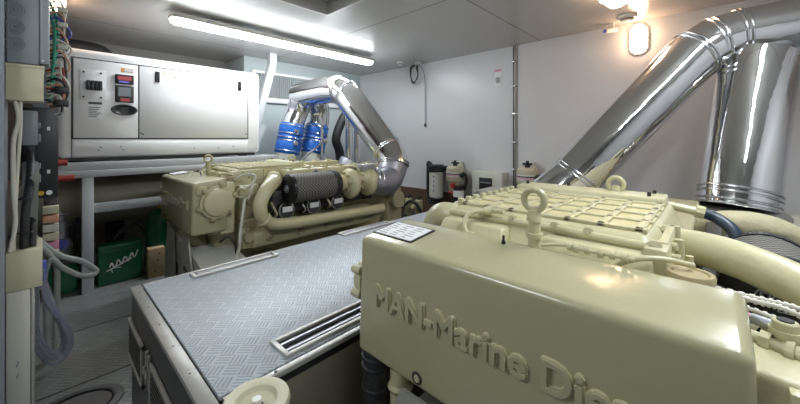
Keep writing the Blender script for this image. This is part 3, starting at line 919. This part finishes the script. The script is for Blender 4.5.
def deck_vent(xa, xb, ya, yb, open_=False):
    v = MB()
    z0, z1 = wz + .0005, wz + .012
    w = .016
    v.box((xa, ya, z0), (xb, ya + w, z1), .002).box((xa, yb - w, z0), (xb, yb, z1), .002)
    v.box((xa, ya + w, z0), (xa + w, yb - w, z1), .002).box((xb - w, ya + w, z0), (xb, yb - w, z1), .002)
    o = v.build('vent_frame', 'alu', t)
    if open_:
        MB().box((xa + w, ya + w, z0), (xb - w, yb - w, z0 + .001)).build('slot', 'black', o)
        b = MB()
        n = 2
        for k in range(n):
            xx = xa + w + (xb - xa - 2 * w) * (k + .6) / n
            b.box((xx, ya + w, z0 + .001), (xx + .009, yb - w, z1 - .001))
        b.build('slats', 'dull_steel', o)
    else:
        MB().box((xa + w, ya + w, z0), (xb - w, yb - w, z0 + .002)).build('slot', 'dark', o)
        MB().box((xa + w + .008, ya + w + .01, z0 + .002), (xb - w - .008, yb - w - .01, z0 + .008), .002).build('insert', 'greyink', o)
deck_vent(-1.965, -1.885, .51, .955)
deck_vent(-1.10, -.985, .525, 1.25, True)
deck_vent(-2.0, -1.92, 1.46, 1.95)

# handwheel cap beside the walkway
t = thing('round_cap', 'cream round dished cap on a stem beside the walkway edge', 'cap', (-.836, .365, .02))
MB().lathe([(0, .622), (.03, .630), (.044, .634), (.050, .646), (.066, .650), (.077, .648), (.081, .638), (.078, .625), (.05, .612), (0, .61)], n=40).build('dish', 'beige', t)
MB().cyl((0, 0, -.02), (0, 0, .612), .022, n=16).cyl((0, 0, -.02), (0, 0, .0), .05, n=20).build('stem', 'cream_d', t)
MB().cyl((0, 0, .62), (0, 0, .648), .012, n=6).build('nut', 'dome', t)
MB().torus((0, 0, .626), (0, 0, 1), .014, .004).build('washer', 'black', t)

# ================================================================== ENGINES
def engine(xc, near):
    lab = 'large cream marine diesel engine in the right foreground' if near else 'cream marine diesel engine beyond the tread plate walkway'
    t = thing('marine_engine', lab, 'engine', (xc, .7, 0), 'twin marine engines')
    # --- front gear cover
    g = MB()
    zb, zt, zt2 = .63, 1.0, 1.022
    g.hexa([(-.456, 0, zb), (.445, 0, zb), (.445, .24, zb), (-.456, .24, zb), (-.452, .010, zt), (.44, .010, zt), (.44, .24, zt2), (-.452, .24, zt2)], .020, 4)
    cover = g.build('front_cover', 'cream', t, 60)
    Mt = Matrix.Translation((-.365, .0035, .808)) @ Matrix.Rotation(math.radians(0), 4, 'Z') @ Matrix.Rotation(PI / 2 - .03, 4, 'X')
    lt = text_mesh('lettering', 'MAN-Marine Diesel', .088, .0115, 'cream', cover, Mt, width=.715, bold=.0024)
    text_mesh('lettering_highlight', 'MAN-Marine Diesel', .088, .0050, 'cream_b', lt, Mt, width=.715, bold=.0048)  # wider, paler base added round the letters as a painted edge highlight
    MB().torus((-.20, .000, .662), (0, 1, 0), .0145, .003, 24, 8).build('plug_ring', 'dark', cover)
    MB().cyl((-.20, .003, .662), (-.20, -.003, .662), .010, n=16).build('plug', 'cream_d', cover)
    # nameplate
    def tp(x, y, dz): return (x, y, zt + (zt2 - zt) * (y - .012) / .213 + dz)
    def slab(x0, x1, y0, y1, a, b_):
        x0 -= .035; x1 -= .035
        return [tp(x0, y0, a), tp(x1, y0, a), tp(x1, y1, a), tp(x0, y1, a), tp(x0, y0, b_), tp(x1, y0, b_), tp(x1, y1, b_), tp(x0, y1, b_)]
    npz = MB().hexa(slab(-.405, -.235, .055, .175, .0, .0025)).build('nameplate', 'black', cover)
    MB().hexa(slab(-.397, -.243, .061, .169, .0025, .0032)).build('plate_face', 'paper', npz)
    b = MB()
    for k in range(6):
        yy = .070 + k * .016
        for j in range(3):
            xa = -.39 + j * .048
            b.hexa(slab(xa, xa + .036 - .008 * ((k + j) % 3), yy, yy + .005, .0032, .0036))
    b.build('plate_print', 'greyink', npz)
    MB().box((-.43, .19, .6), (.43, .30, .99), .02).build('gear_case', 'cream_b', t)
    # round side covers
    for s in (-1, 1):
        if near and s > 0: continue
        X = .444 if s > 0 else -.455
        if s < 0:
            c_ = MB().lathe([(0, .045), (.06, .045), (.068, .04), (.074, .0), (0, 0)], (X, .085, .84), (s, 0, 0), 32).build('side_flange', 'cream_b', t)
            b = MB()
            for k in range(6):
                a = k * PI / 3 + .5
                p = Vector((X, .085 + .078 * math.cos(a), .84 + .078 * math.sin(a)))
                b.cyl(p, p + Vector((s * .04, 0, 0)), .014, n=12, ch=.002).mark()
            b.build_each('flange_lug', 'cream_b', c_)
            continue
        c_ = MB().lathe([(0, .055), (.085, .055), (.098, .048), (.104, .03), (.118, .028), (.120, .0), (0, 0)], (X, .165, .855), (s, 0, 0), 36).build('round_cover', 'cream_b', t)
        b = MB()
        for k in range(6):
            a = k * PI / 3 + .3
            p = Vector((X, .165 + .122 * math.cos(a), .855 + .122 * math.sin(a)))
            b.cyl(p, p + Vector((s * .035, 0, 0)), .02, n=14, ch=.003)
            b.hexbolt(p + Vector((s * .035, 0, 0)), (s, 0, 0), .011, .014).mark()
        b.build_each('bolt_lug', 'cream_d', c_)
    if not near: MB().cyl((.40, .075, .945), (.458, .06, .945), .035, n=20, ch=.004).torus((.455, .06, .945), (1, 0, 0), .028, .005, 20, 8).build('small_cover', 'cream_b', t)
    # block, sump
    MB().hexa([(-.24, .2, .42), (.24, .2, .42), (.24, 2.1, .42), (-.24, 2.1, .42), (-.33, .2, .95), (.33, .2, .95), (.33, 2.1, .93), (-.33, 2.1, .93)], .02).build('engine_block', 'cream_d', t)
    MB().hexa([(-.16, .35, .17), (.16, .35, .17), (.16, 1.95, .17), (-.16, 1.95, .17), (-.23, .25, .43), (.23, .25, .43), (.23, 2.05, .43), (-.23, 2.05, .43)], .02).build('oil_sump', 'cream_d', t)
    b = MB().box((-.40, .12, .60), (.40, .22, .66), .02)
    b.cyl((0, .19, .45), (0, .06, .45), .16, n=32, ch=.01)
    b.build('front_lower_case', 'cream_d', t)
    # --- top housing (charge air cooler) with ribbed cover
    x0, x1 = -.315, .27
    h = MB()
    h.hexa([(x0 - .075, .27, .93), (x1 + .075, .27, .93), (x1 + .06, 1.0, .93), (x0 - .06, 1.0, .93),
            (x0, .36, 1.068), (x1, .36, 1.068), (x1, .985, 1.068), (x0, .985, 1.068)], .02)
    h.build('cooler_housing', 'cream_b', t)
    r = MB()
    z0, z1 = 1.068, 1.079
    ya, yb = .385, .86
    nx, ny = 6, 4
    bw = .022
    r.box((x0 + .005, ya, z0), (x1 - .005, yb, z0 + .003))
    for k in range(nx + 1):
        xx = x0 + .012 + (x1 - x0 - .024 - bw) * k / nx
        r.box((xx, ya, z0), (xx + bw, yb, z1), .003)
    for k in range(ny + 1):
        yy = ya + (yb - ya - bw) * k / ny
        r.box((x0 + .005, yy, z0), (x1 - .005, yy + bw, z1), .003)
    r.build('ribbed_cover', 'cream_b', t)
    b = MB()
    for i in range(nx):
        for j in range(ny):
            xx = x0 + .012 + bw + (x1 - x0 - .024 - bw) * i / nx
            yy = ya + bw + (yb - ya - bw) * j / ny
            b.box((xx + .002, yy + .002, z0 + .003), (xx + (x1 - x0 - .024 - bw) / nx - bw - .002, yy + (yb - ya - bw) / ny - bw - .002, z0 + .005))
    b.build('rib_pockets', 'yellow_cream', t)  # yellower pocket floors carry the shading between the ribs in their colour
    MB().hexa([(x0 + .005, .865, 1.062), (x1 - .005, .865, 1.062), (x1 - .005, .985, 1.062), (x0 + .005, .985, 1.062),
               (x0 + .01, .875, 1.094), (x1 - .01, .875, 1.094), (x1 - .01, .98, 1.100), (x0 + .01, .98, 1.100)], .006).build('rear_cover', 'cream_b', t)
    b = MB()
    for x, y in ((x0 + .04, .93), (-.1, .97), (x1 - .05, .965), (x1 - .06, .90)): b.cyl((x, y, 1.094), (x, y, 1.112), .007, n=6).mark()
    b.build_each('cover_bolt', 'dark', t)
    b = MB()
    for k in range(9): b.cyl((x0 - .002 + .003 * (k % 2), .40 + k * .055, 1.06), (x0 - .002, .40 + k * .055, 1.09), .012, n=10, ch=.003).mark()
    b.build_each('edge_boss', 'cream_b', t)
    # sloping front pads and bolts
    for xa, xb in ((-.335, -.075), (.01, .30)):
        p = MB()
        p.hexa([(xa, .225, .94), (xb, .225, .94), (xb, .30, .94), (xa, .30, .94), (xa + .02, .285, 1.035), (xb - .015, .285, 1.035), (xb - .015, .34, 1.035), (xa + .02, .34, 1.035)], .008)
        p.build('front_pad', 'cream_b', t)
    b = MB()
    for x in (-.20, -.085, .045, .135): b.hexbolt((x, .352, 1.052), (0, -.8, .5), .0105, .018).mark()
    b.hexbolt((.285, .335, 1.045), (.2, -.8, .5), .014, .024).mark(); b.hexbolt((.325, .30, .975), (.2, -.8, .4), .014, .024).mark()
    b.build_each('hex_bolt', 'cream_d', t)
    b = MB().lathe([(0, 0), (.012, 0), (.014, -.002), (.014, -.006)], (.09, .349, 1.048), (0, -.8, .5), 16)
    b.build('core_plug', 'dark_trim', t)
    MB().tube([(x0 - .01, .345, 1.045), (0, .345, 1.050), (x1 + .01, .345, 1.045)], .012, 10, 0).build('front_lip', 'cream_b', t)
    MB().box((.265, .30, .94), (.315, .40, 1.055), .01).box((x1 + .02, .36, .95), (x1 + .04, .6, 1.06), .004).build('corner_bracket', 'cream_b', t)
    # lifting eyes
    for ex, y, z in ((.028, .235, 1.148), (.09, .955, 1.125)):
        e = MB()
        e.torus((ex, y, z), (0, 1, 0.02) if near else (1, -.4, 0), .028, .0095, 36, 12)
        if y < 1:
            e.cyl((ex, y, .98), (ex, y, 1.108), .017, n=20).cyl((ex, y, 1.045), (ex, y, 1.058), .023, n=20)
            e.cyl((ex, y, 1.09), (ex, y, 1.12), .021, .016, n=20)
        else:
            e.box((ex - .045, y - .012, 1.09), (ex + .045, y + .012, 1.106), .005)
        e.build('lifting_eye', 'cream_b', t)
    # small front fittings: hoses and pipe unions on top of the gear case
    MB().tube([(-.17, .32, 1.075), (-.20, .29, 1.07), (-.215, .265, 1.045), (-.20, .25, 1.015), (-.16, .235, 1.01)], .0075, 10).build('breather_hose', 'cream_b', t)
    MB().cyl((-.17, .335, 1.075), (-.11, .335, 1.078), .009, n=12).cyl((-.175, .32, 1.072), (-.155, .34, 1.078), .014, n=12).build('pipe_union', 'cream_b', t)
    b = MB()
    b.tube([(.05, .225, 1.03), (.11, .235, 1.04), (.16, .235, 1.038), (.26, .235, 1.038)], .005, 8)
    for x, r_ in ((.115, .009), (.13, .012), (.155, .010), (.185, .012), (.21, .009), (.235, .011)): b.cyl((x, .235, 1.038), (x + .012, .235, 1.038), r_, n=12)
    b.build('fuel_line', 'cream_b', t)
    MB().cyl((-.045, .2, 1.01), (-.045, .2, 1.026), .006, n=8).cyl((-.045, .2, 1.026), (-.045, .2, 1.042), .0035, n=8).build('sensor', 'black', t)
    # oil filler cap
    MB().cyl((.355, .285, .975), (.355, .285, 1.008), .036, n=28).build('filler_neck', 'cream', t)
    f = MB().lathe([(0, .010), (.030, .010), (.034, .014), (.041, .014), (.043, .010), (.043, 0), (0, 0)], (.355, .285, 1.008), n=32).build('filler_cap', 'brass_cap', t)
    MB().tube([(.20, .25, 1.0), (.26, .255, 1.035), (.31, .28, 1.04), (.36, .31, 1.03)], .0065, 10).build('vent_hose', 'cream_b', t)
    # pipe cluster at the right of the housing
    b = MB()
    for i, (x, y, z, L) in enumerate(((.275, .50, 1.03, .04), (.28, .46, 1.0, .05), (.27, .55, 1.05, .04), (.285, .42, 1.04, .04), (.29, .40, .97, .04))):
        b.cyl((x, y, z), (x + L, y - .01, z), .011, n=12, ch=.002)
        b.cyl((x + L * .3, y, z), (x + L * .55, y, z), .016, n=6)
    b.cyl((.30, .44, .90), (.30, .44, 1.055), .009, n=12).cyl((.325, .48, .9), (.325, .48, 1.045), .011, n=12).cyl((.31, .58, .92), (.31, .58, 1.06), .012, n=12).cyl((.345, .50, .9), (.345, .50, 1.0), .009, n=12)
    b.build('pipe_cluster', 'cream_b', t)
    b = MB().cyl((.22, 1.0, 1.06), (.36, 1.02, 1.035), .016, n=16, ch=.003).cyl((.225, .99, 1.03), (.225, .99, 1.075), .024, n=16, ch=.004).cyl((.34, 1.017, 1.04), (.365, 1.02, 1.035), .024, n=8)
    b.build('water_pipe', 'cream_b', t)
    MB().tube([(.365, 1.02, 1.035), (.40, 1.02, 1.02), (.44, 1.0, .99), (.46, .98, .94)], .02, 14).build('rubber_hose', 'navy', t)
    # charge air pipes, both sides
    for s in (-1, 1):
        if near and s > 0:
            pts = [(.30, .68, .985), (.40, .645, .985), (.49, .60, .972), (.57, .55, .945), (.65, .47, .88), (.67, .44, .78), (.63, .50, .67), (.58, .65, .62), (.56, 1.0, .60), (.54, 1.75, .58)]
        elif near and s < 0:
            pts = [(-.34, .55, .95), (-.42, .50, .99), (-.50, .50, .97), (-.545, .52, .86), (-.54, .60, .72), (-.53, .80, .66), (-.53, 1.7, .62)]
        else:
            pts = [(s * .31, .66, .972), (s * .40, .62, .974), (s * .49, .56, .958), (s * .56, .47, .90), (s * .585, .42, .80), (s * .57, .47, .68), (s * .545, .62, .625), (s * .54, 1.0, .605), (s * .53, 1.75, .58)]
        MB().tube(pts, .051 if near else (lambda q: .064 - .016 * min(1, q * 1.6)), 20, 8).build('charge_pipe', 'cream_b', t)
        b = MB()
        P = [Vector(p) for p in spline(pts, 8)]
        for f_ in ((.62,) if near else (.18, .62)):
            i = int(f_ * (len(P) - 1))
            d = (P[i + 1] - P[i]).normalized()
            b.cyl(P[i] - d * .010, P[i] + d * .010, .066 if f_ < .5 else .058, n=20, ch=.002).mark()
        b.build_each('pipe_clamp', 'cream_b', t)
        # air filter
        fx, fz = s * (.52 if near else .50), (.868 if near else .895)
        if not (near and s < 0):
            FL = .26 if near else .40
            fl = MB().lathe([(.122, 0), (.122, FL)], (fx, .72, fz), (0, 1, 0), 40).build('air_filter', 'filter', t)
            MB().lathe([(0, -.018), (.105, -.018), (.122, -.006), (.126, .014), (.121, .02), (.0, .02)], (fx, .70, fz), (0, 1, 0), 40).build('end_cap', 'black', fl)
            MB().lathe([(0, .0), (.127, .0), (.127, .04), (.11, .07), (0, .07)], (fx, .71 + FL, fz), (0, 1, 0), 40).build('rear_cap', 'rubber', fl)
            if near:
                Mt = Matrix.Translation((fx - .035, .6805, fz + .008)) @ Matrix.Rotation(PI / 2, 4, 'X')
                text_mesh('lettering', 'MAN', .032, .0008, 'greyink', fl, Mt, offset=.0005)
                MB().torus((fx + .0, .6815, fz - .005), (0, 1, 0), .045, .0022, 20, 6, a0=PI * 1.0, a1=PI * 1.75).build('logo_arc', 'greyink', fl)
                MB().box((fx + .0, .680, fz - .026), (fx + .055, .682, fz - .024)).box((fx + .0, .680, fz - .008), (fx + .055, .682, fz - .006)).box((fx, .680, fz - .026), (fx + .002, .682, fz - .006)).box((fx + .053, .680, fz - .026), (fx + .055, .682, fz - .006)).build('logo_frame', 'greyink', fl)
            else:
                MB().cyl((fx, .682, fz), (fx, .665, fz), .018, n=16).torus((fx, .68, fz), (0, 1, 0), .03, .004, 24, 6).build('wing_nut', 'grey_box', fl)
            if not near:
                # compressor / turbocharger
                tb = MB()
                y = 1.18
                tb.lathe([(0, 0), (.075, 0), (.085, .03), (.075, .06), (.07, .09), (.12, .12), (.13, .16), (.115, .20), (.075, .22), (.07, .25), (.07, .30), (.115, .33), (.125, .38), (.115, .43), (.085, .45), (0, .45)], (fx, y, fz), (0, 1, 0), 32)
                tb.torus((fx, y + .16, fz - .02), (0, 1, 0), .095, .05, 28, 12)
                tb.torus((fx, y + .38, fz - .02), (0, 1, 0), .095, .048, 28, 12)
                tb.build('turbocharger', 'cream_b', t)
                b = MB()
                for k in range(8):
                    a = k * PI / 4
                    for yy in (1.27, 1.41):
                        b.hexbolt((fx + .088 * math.cos(a), y + .25 if yy > 1.3 else y + .08, fz + .088 * math.sin(a)), (0, 1, 0), .012, .03).mark()
                b.build_each('turbo_bolt', 'cream_d', t)
                MB().tube([(fx, y + .30, fz + .06), (fx - .05, y + .28, fz + .13), (fx - .10 * s, y + .2, fz + .14), (fx - .16 * s, y + .12, fz + .12)], .012, 10).build('oil_pipe', 'cream_b', t)
                MB().box((fx - .07, y + .30, fz + .09), (fx + .05, y + .46, fz + .16), .01).build('actuator', 'dull_steel', t)
                MB().tube([(fx, 1.60, fz - .01), (fx, 1.72, fz - .05), (fx - s * .04, 1.86, fz - .06), (fx - s * .10, 1.99, fz - .02), (fx - s * .13, 2.07, fz + .10)], lambda q: .118 + .052 * q, 28, 8).build('exhaust_elbow', 'dull_steel', t)
                b = MB()
                for yy in (1.64, 1.70): b.torus((fx, yy, fz - .015), (0, 1, 0), .12, .010, 32, 8)
                b.build('elbow_band', 'steel', t)
        # cylinder caps under the filter
        for k in range(3):
            y = .70 + k * .26
            cc = MB().cyl((s * .30, y, .69), (s * .47, y, .715), .072, n=20, ch=.008).build('cylinder_cap', 'rubber', t)
            MB().torus((s * .465, y, .714), (1, 0, .1), .066, .007, 24, 6).build('clamp_ring', 'steel', cc)
            MB().box((s * .478 - .006, y - .045, .70), (s * .478 + .006, y + .045, .745), .003).build('cap_label', 'paper', cc)
            MB().tube([(s * .40, y - .10, .78), (s * .47, y - .12, .76), (s * .49, y - .10, .70), (s * .42, y - .08, .66)], .010, 8).build('injector_pipe', 'steel' if k % 2 else 'cream_b', cc)
        # rocker / lower valve cover
        v = MB()
        v.hexa([(s * .26, .42, .44), (s * .44, .42, .44), (s * .44, 1.75, .44), (s * .26, 1.75, .44), (s * .26, .42, .62), (s * .50, .42, .58), (s * .50, 1.75, .56), (s * .26, 1.75, .62)], .03)
        vo = v.build('valve_cover', 'cream_b', t)
        b = MB()
        for k in range(5):
            y = .55 + k * .27
            b.torus((s * .488, y, .53), (s, 0, -.3), .028, .008, 24, 8).hexbolt((s * .482, y, .53), (s, 0, -.3), .012, .014).mark()
        b.build_each('ring_bolt', 'cream_d', vo)
        # cylinder head rail on top
        if not near: MB().box((s * .30, .72, .96), (s * .42, 1.80, 1.045), .012).build('head_rail', 'cream_b', t)
        b = MB()
        for k in range(0 if near else 6):
            y = .78 + k * .18
            b.cyl((s * .39, y, 1.045), (s * .39, y, 1.065), .018, n=12, ch=.003)
            b.box((s * .34 - .02, y - .03, 1.045), (s * .34 + .02, y + .03, 1.06), .004).mark()
        if not near: b.build_each('head_bolt', 'cream_b', t)
        MB().box((s * .25, .34, .68), (s * .40, .50, .95), .02).box((s * .27, .36, .45), (s * .42, .46, .68), .015).build('pump_housing', 'cream_b', t)
        b = MB()
        b.cyl((s * .40, .42, .84), (s * .45, .42, .84), .045, n=20, ch=.004).mark().torus((s * .46, .33, .90), (s * 1, -.6, 0), .034, .010, 24, 8).mark()
        b.cyl((s * .42, .39, .55), (s * .47, .39, .55), .04, n=16, ch=.004).cyl((s * .41, .40, .48), (s * .41, .40, .62), .028, n=12).mark()
        b.hexbolt((s * .42, .46, .72), (s, 0, 0), .02, .03).mark().hexbolt((s * .42, .36, .66), (s, 0, 0), .02, .03).mark()
        b.build_each('pump_fitting', 'cream_d', t)
        b = MB()
        b.tube([(s * .46, .36, .86), (s * .49, .33, .74), (s * .50, .31, .62), (s * .49, .30, .48), (s * .46, .28, .38)], .012, 10)
        b.tube([(s * .44, .44, .99), (s * .48, .40, .93), (s * .46, .38, .85)], .011, 10)
        b.tube([(s * .41, .30, 1.0), (s * .46, .36, 1.04), (s * .50, .42, 1.03), (s * .50, .40, .97), (s * .46, .36, .93)], .0085, 10)
        if near: b.bm.free()
        else: b.build('hose', 'wwire', t)
        b = MB()
        b.tube([(s * .45, .30, .45), (s * .52, .26, .55), (s * .50, .22, .60), (s * .46, .18, .56)], .010, 8)
        b.build('return_line', 'dark', t)
        MB().box((s * .36, .60, .68), (s * .42, 1.70, .88), .01).build('gap_shade', 'dark', t)  # dark block put in for the shade of the gaps along the engine side
        # feet
        MB().box((s * .22, .5, .25), (s * .52, .68, .33), .01).box((s * .22, 1.5, .25), (s * .52, 1.68, .33), .01).build('engine_foot', 'cream_d', t)
    # gearbox at the back
    MB().hexa([(-.3, 2.05, .18), (.3, 2.05, .18), (.2, 2.42, .12), (-.2, 2.42, .12), (-.33, 2.05, .86), (.33, 2.05, .86), (.2, 2.4, .70), (-.2, 2.4, .70)], .03).build('gearbox', 'cream_d', t)
    b = MB()
    for k in range(5):
        b.cyl((-.2 + k * .1, 2.2, .70), (-.2 + k * .1, 2.2, .84), .03, n=12, ch=.004)
    b.cyl((.2, 2.15, .6), (.4, 2.15, .6), .10, n=24, ch=.01)
    b.build('gearbox_valves', 'cream_d', t)
    if near:
        # left: cream drum and elbow flanges
        MB().lathe([(0, 0), (.10, 0), (.13, .03), (.14, .08), (.14, .5), (.11, .55), (0, .55)], (-.50, .66, .875), (0, 1, 0), 36).build('header_tank', 'cream_b', t)
        b = MB()
        for y in (.50, .53, .555): b.torus((-.37, y, .96), (.5, .6, 0), .068, .007, 28, 8)
        b.build('elbow_flange', 'cream_b', t)
        MB().box((-.62, 1.0, .99), (-.44, 1.2, 1.02), .01).build('foil_pad', 'foil', t)
        # below the cover, left
        b = MB().cyl((-.43, .06, 0.30), (-.43, .06, .66), .043, n=24)
        for z in (.33, .42, .50, .57, .60): b.torus((-.43, .06, z), (0, 0, 1), .044, .005, 24, 8)
        b.build('black_coupling', 'rubber', t)
        b = MB().lathe([(0, .0), (.034, 0), (.034, .14), (.04, .145), (.043, .155), (.036, .165), (.034, .165), (.034, .35), (0, .35)], (-.355, .10, .36), (0, 0, 1), 28)
        b.build('drain_neck', 'cream_b', t)
        # right: hoses and fittings next to the cover
        for pts in ([(.38, .26, 1.005), (.45, .255, 1.0), (.49, .25, 1.0), (.53, .24, .985), (.57, .20, .95)],
                    [(.38, .25, .99), (.45, .245, .985), (.50, .235, .975), (.53, .215, .95), (.55, .18, .90)],
                    [(.38, .28, 1.0), (.46, .275, 1.0), (.51, .27, 1.0), (.56, .26, .99), (.62, .22, .95)]):
            h_ = MB().tube(pts, .0045, 8).build('braided_hose', 'wwire', t)
            b = MB()
            P = spline(pts, 10)
            for p, q_ in zip(P[::2], P[1::2]): b.cyl(p, q_, .006, n=10)
            b.build('braid_rings', 'wwire', h_)
        b = MB()
        b.cyl((.435, .19, .955), (.51, .165, .955), .014, n=20, ch=.002).cyl((.455, .183, .955), (.468, .179, .955), .021, n=8).cyl((.485, .173, .955), (.495, .17, .955), .02, n=20)
        b.cyl((.485, .19, .93), (.485, .19, 1.0), .017, n=20, ch=.002).cyl((.485, .19, .975), (.485, .19, .985), .021, n=20)
        b.build('hose_fitting', 'cream_b', t)
        MB().cyl((.485, .19, 1.0), (.485, .19, 1.002), .011, n=20).build('socket', 'black', t)
        MB().cyl((.425, .22, .98), (.445, .215, .98), .009, n=12).build('red_union', 'pink', t)
        MB().cyl((.445, .215, .98), (.475, .205, .98), .010, n=12).build('grey_union', 'dull_steel', t)
        MB().hexa([(.43, .05, .60), (.75, .05, .60), (.75, .25, .60), (.43, .25, .60), (.43, .07, .955), (.75, .07, .935), (.75, .22, .935), (.43, .22, .955)], .012).build('side_bracket', 'cream_b', t)
        MB().box((.475, .05, .62), (.49, .09, .945), .004).box((.57, .05, .62), (.585, .09, .94), .004).build('bracket_rib', 'cream_b', t)
    return t
engine(-.395, True)
engine(-3.09, False)

# engine beds
def bed(xc, label):
    t = thing('engine_bed', label, 'engine bed', (xc, .7, 0), 'grey steel engine beds')
    for s in (-1, 1):
        MB().box((s * .30, .30, 0), (s * .50, 2.2, .249), .006).build('rail', 'bed', t)
    for s in (-1, 1):
        b = MB()
        b.prism([(s * .06, .02, 0), (s * .40, .02, 0), (s * .40, .02, .30), (s * .28, .02, .58), (s * .12, .02, .58)], (0, .012, 0))
        b.build('front_plate', 'bed', t)
    return t
b1 = bed(-.395, 'grey steel bed under the engine in the right foreground')
b2 = bed(-3.09, 'grey green steel bed under the engine beyond the walkway')

t = thing('engine_bracket', 'grey sloping steel bracket with oval hole under far engine front', 'bracket', (-2.9, .74, 0))
b = MB()
b.prism([(-.64, 0, 0), (.40, 0, 0), (.36, 0, .395), (-.60, 0, .572)], (0, .02, 0), .003)
b.build('plate', 'bed', t)
MB().prism([(-.62, .0, .580), (.36, .0, .405), (.40, .0, .0), (.412, 0, 0), (.372, 0, .415), (-.62, 0, .592)], (0, .30, 0)).build('sloping_flange', 'pale_bed', t)
b = MB()
b.lathe([(0, -.002), (.055, -.002), (.055, .0)], (-.29, 0, .22), (0, 1, 0), 28)
for v in b.bm.verts: v.co.z = .22 + (v.co.z - .22) * 1.7
b.build('oval_hole', 'black', t)
for x, z in ((.08, .33), (.03, .35)):
    MB().cyl((x, -.0, z), (x, -.03, z), .02, n=12).build('bolt', 'dark', t)

# ================================================================== EXHAUSTS
def pipe_run(name, label, pts, r, joints, m='chrome', smooth=0, group=None, jr=.012):
    o0 = Vector(pts[0])
    t = thing(name, label, 'exhaust pipe', tuple(o0), group)
    P = [Vector(p) - o0 for p in pts]
    MB().tube(P, r, 40, smooth).build('pipe', m, t, 50)
    for (i, f_) in joints:
        p = P[i].lerp(P[i + 1], f_)
        d = (P[i + 1] - P[i]).normalized()
        b = MB()
        for k in (-1, 1): b.torus(p + d * .014 * k, d, r, jr * .7, 48, 8)
        b.build('joint_band', 'steel', t)
    return t
# near: diagonal, segmented elbow, horizontal
pipe_run('exhaust_pipe', 'big polished exhaust pipe rising diagonally from near engine to ceiling',
         [(-.93, 2.68, .86), (-.77, 2.75, 1.02), (-.105, 3.06, 1.89), (-.01, 3.12, 1.965), (.11, 3.17, 2.0), (.40, 3.25, 2.03), (1.88, 3.3, 2.06)],
         .170, ((1, .02), (2, .02), (3, .02), (4, .02)), group='polished exhaust pipes')
pipe_run('exhaust_pipe', 'thick upright polished exhaust pipe at right, meeting the horizontal pipe',
         [(.095, 2.885, .90), (.10, 2.9, .96), (.195, 3.14, 1.78), (.205, 3.16, 1.835)],
         .185, ((0, .2), (1, .02)), group='polished exhaust pipes')
t = thing('exhaust_blanket', 'crumpled insulation blanket round the foot of upright exhaust pipe', 'insulation', (.095, 2.87, 0))
b = MB().lathe([(0, .3), (.22, .32), (.27, .5), (.28, .7), (.25, .80), (.22, .82), (.205, .87), (.2, .90), (0, .90)], n=48)
for v in b.bm.verts:
    k = 1 + .06 * math.sin(v.co.z * 60 + v.co.x * 30) + .05 * math.sin(v.co.y * 45 + v.co.z * 17)
    v.co.x *= k; v.co.y *= k
b.build('blanket', 'foil', t)
MB().cyl((0, 0, 0), (0, 0, .32), .15, n=24).build('support', 'dark', t)
b = MB().tube([(-.20, -.30, .80), (-.05, -.36, .87), (.10, -.36, .87), (.22, -.28, .80)], .06, 14)
b.build('cream_wrap', 'fabric', t)
b = MB().tube([(.22, -.28, .80), (.30, -.1, .5), (.30, -.05, .0)], .05, 12)
b.build('wrap_leg', 'fabric', t)

# far: turbo outlet up and outboard
pipe_run('exhaust_pipe', 'polished exhaust pipe slanting up from the far engine turbocharger',
         [(-2.72, 2.78, 1.0), (-2.735, 2.80, 1.06), (-2.80, 2.80, 1.15), (-3.46, 2.68, 1.88), (-3.57, 2.64, 1.95), (-3.72, 2.58, 1.96), (-4.24, 2.44, 1.90)],
         .178, ((2, .06), (0, .3), (3, .05), (4, .1)), group='polished exhaust pipes')
def bellows(y, label, dy):
    t = thing('exhaust_bellows', label, 'exhaust hose', (-4.28, y, 1.0), 'blue banded exhaust hoses')
    t.rotation_euler.x = -.22
    MB().tube([(0, 0, .30), (0, 0, .56), (.02, dy * .4 + .03, .74), (.10, dy, .88)], .155, 28, 8).build('steel_elbow', 'chrome', t)
    MB().cyl((0, 0, -.2), (0, 0, .14), .15, n=28).build('lower_pipe', 'offwhite', t)
    MB().cyl((0, 0, -1.0), (0, 0, -.2), .1, n=20).build('outlet', 'dark', t)
    b = MB().lathe([(.155, .10), (.168, .12), (.168, .27), (.155, .29), (.165, .31), (.165, .33), (.155, .35), (.168, .37), (.168, .50), (.155, .52)], n=36)
    b.build('blue_hose', 'blue', t)
    for z in (.14, .28, .32, .38, .49):
        MB().torus((0, 0, z), (0, 0, 1), .169, .006, 40, 6).build('hose_clamp', 'steel', t)
    MB().box((.16, -.03, .23), (.19, .03, .27), .004).mark().box((.16, -.05, .40), (.19, .01, .44), .004).mark().build_each('clamp_screw', 'steel', t)
    return t
bellows(2.26, 'blue banded exhaust hose nearest the white generator', -.02)
bellows(2.66, 'blue banded exhaust hose beneath the slanting polished pipe', -.18)
t = thing('silver_riser', 'pair of upright silver pipes behind the slanting exhaust pipe', 'pipe', (-3.98, 3.12, 0))
MB().cyl((0, 0, 0), (0, 0, 1.72), .055, n=24).build('pipe', 'chrome', t)
MB().cyl((0, .16, 0), (0, .16, 1.72), .05, n=24).build('pipe', 'chrome', t)
t = thing('rubber_duct', 'black curved rubber hose behind the upright silver pipes', 'hose', (-4.3, 3.2, 0))
MB().tube([(0, 0, 0), (0, 0, 1.0), (0, -.08, 1.3), (0, .04, 1.6), (0, .2, 1.8)], .07, 16).build('hose', 'rubber', t)
t = thing('support_rod', 'thin silver support rod with slanting brace before blue hoses', 'rod', (-4.0, 2.66, 0))
MB().cyl((0, 0, 0), (0, 0, 1.60), .02, n=14).build('rod', 'steel', t)
MB().tube([(.02, -.34, 1.02), (.02, .03, 1.28)], .012, 8, 0).box((-.02, .0, 1.25), (.04, .07, 1.30), .005).build('brace', 'steel', t)
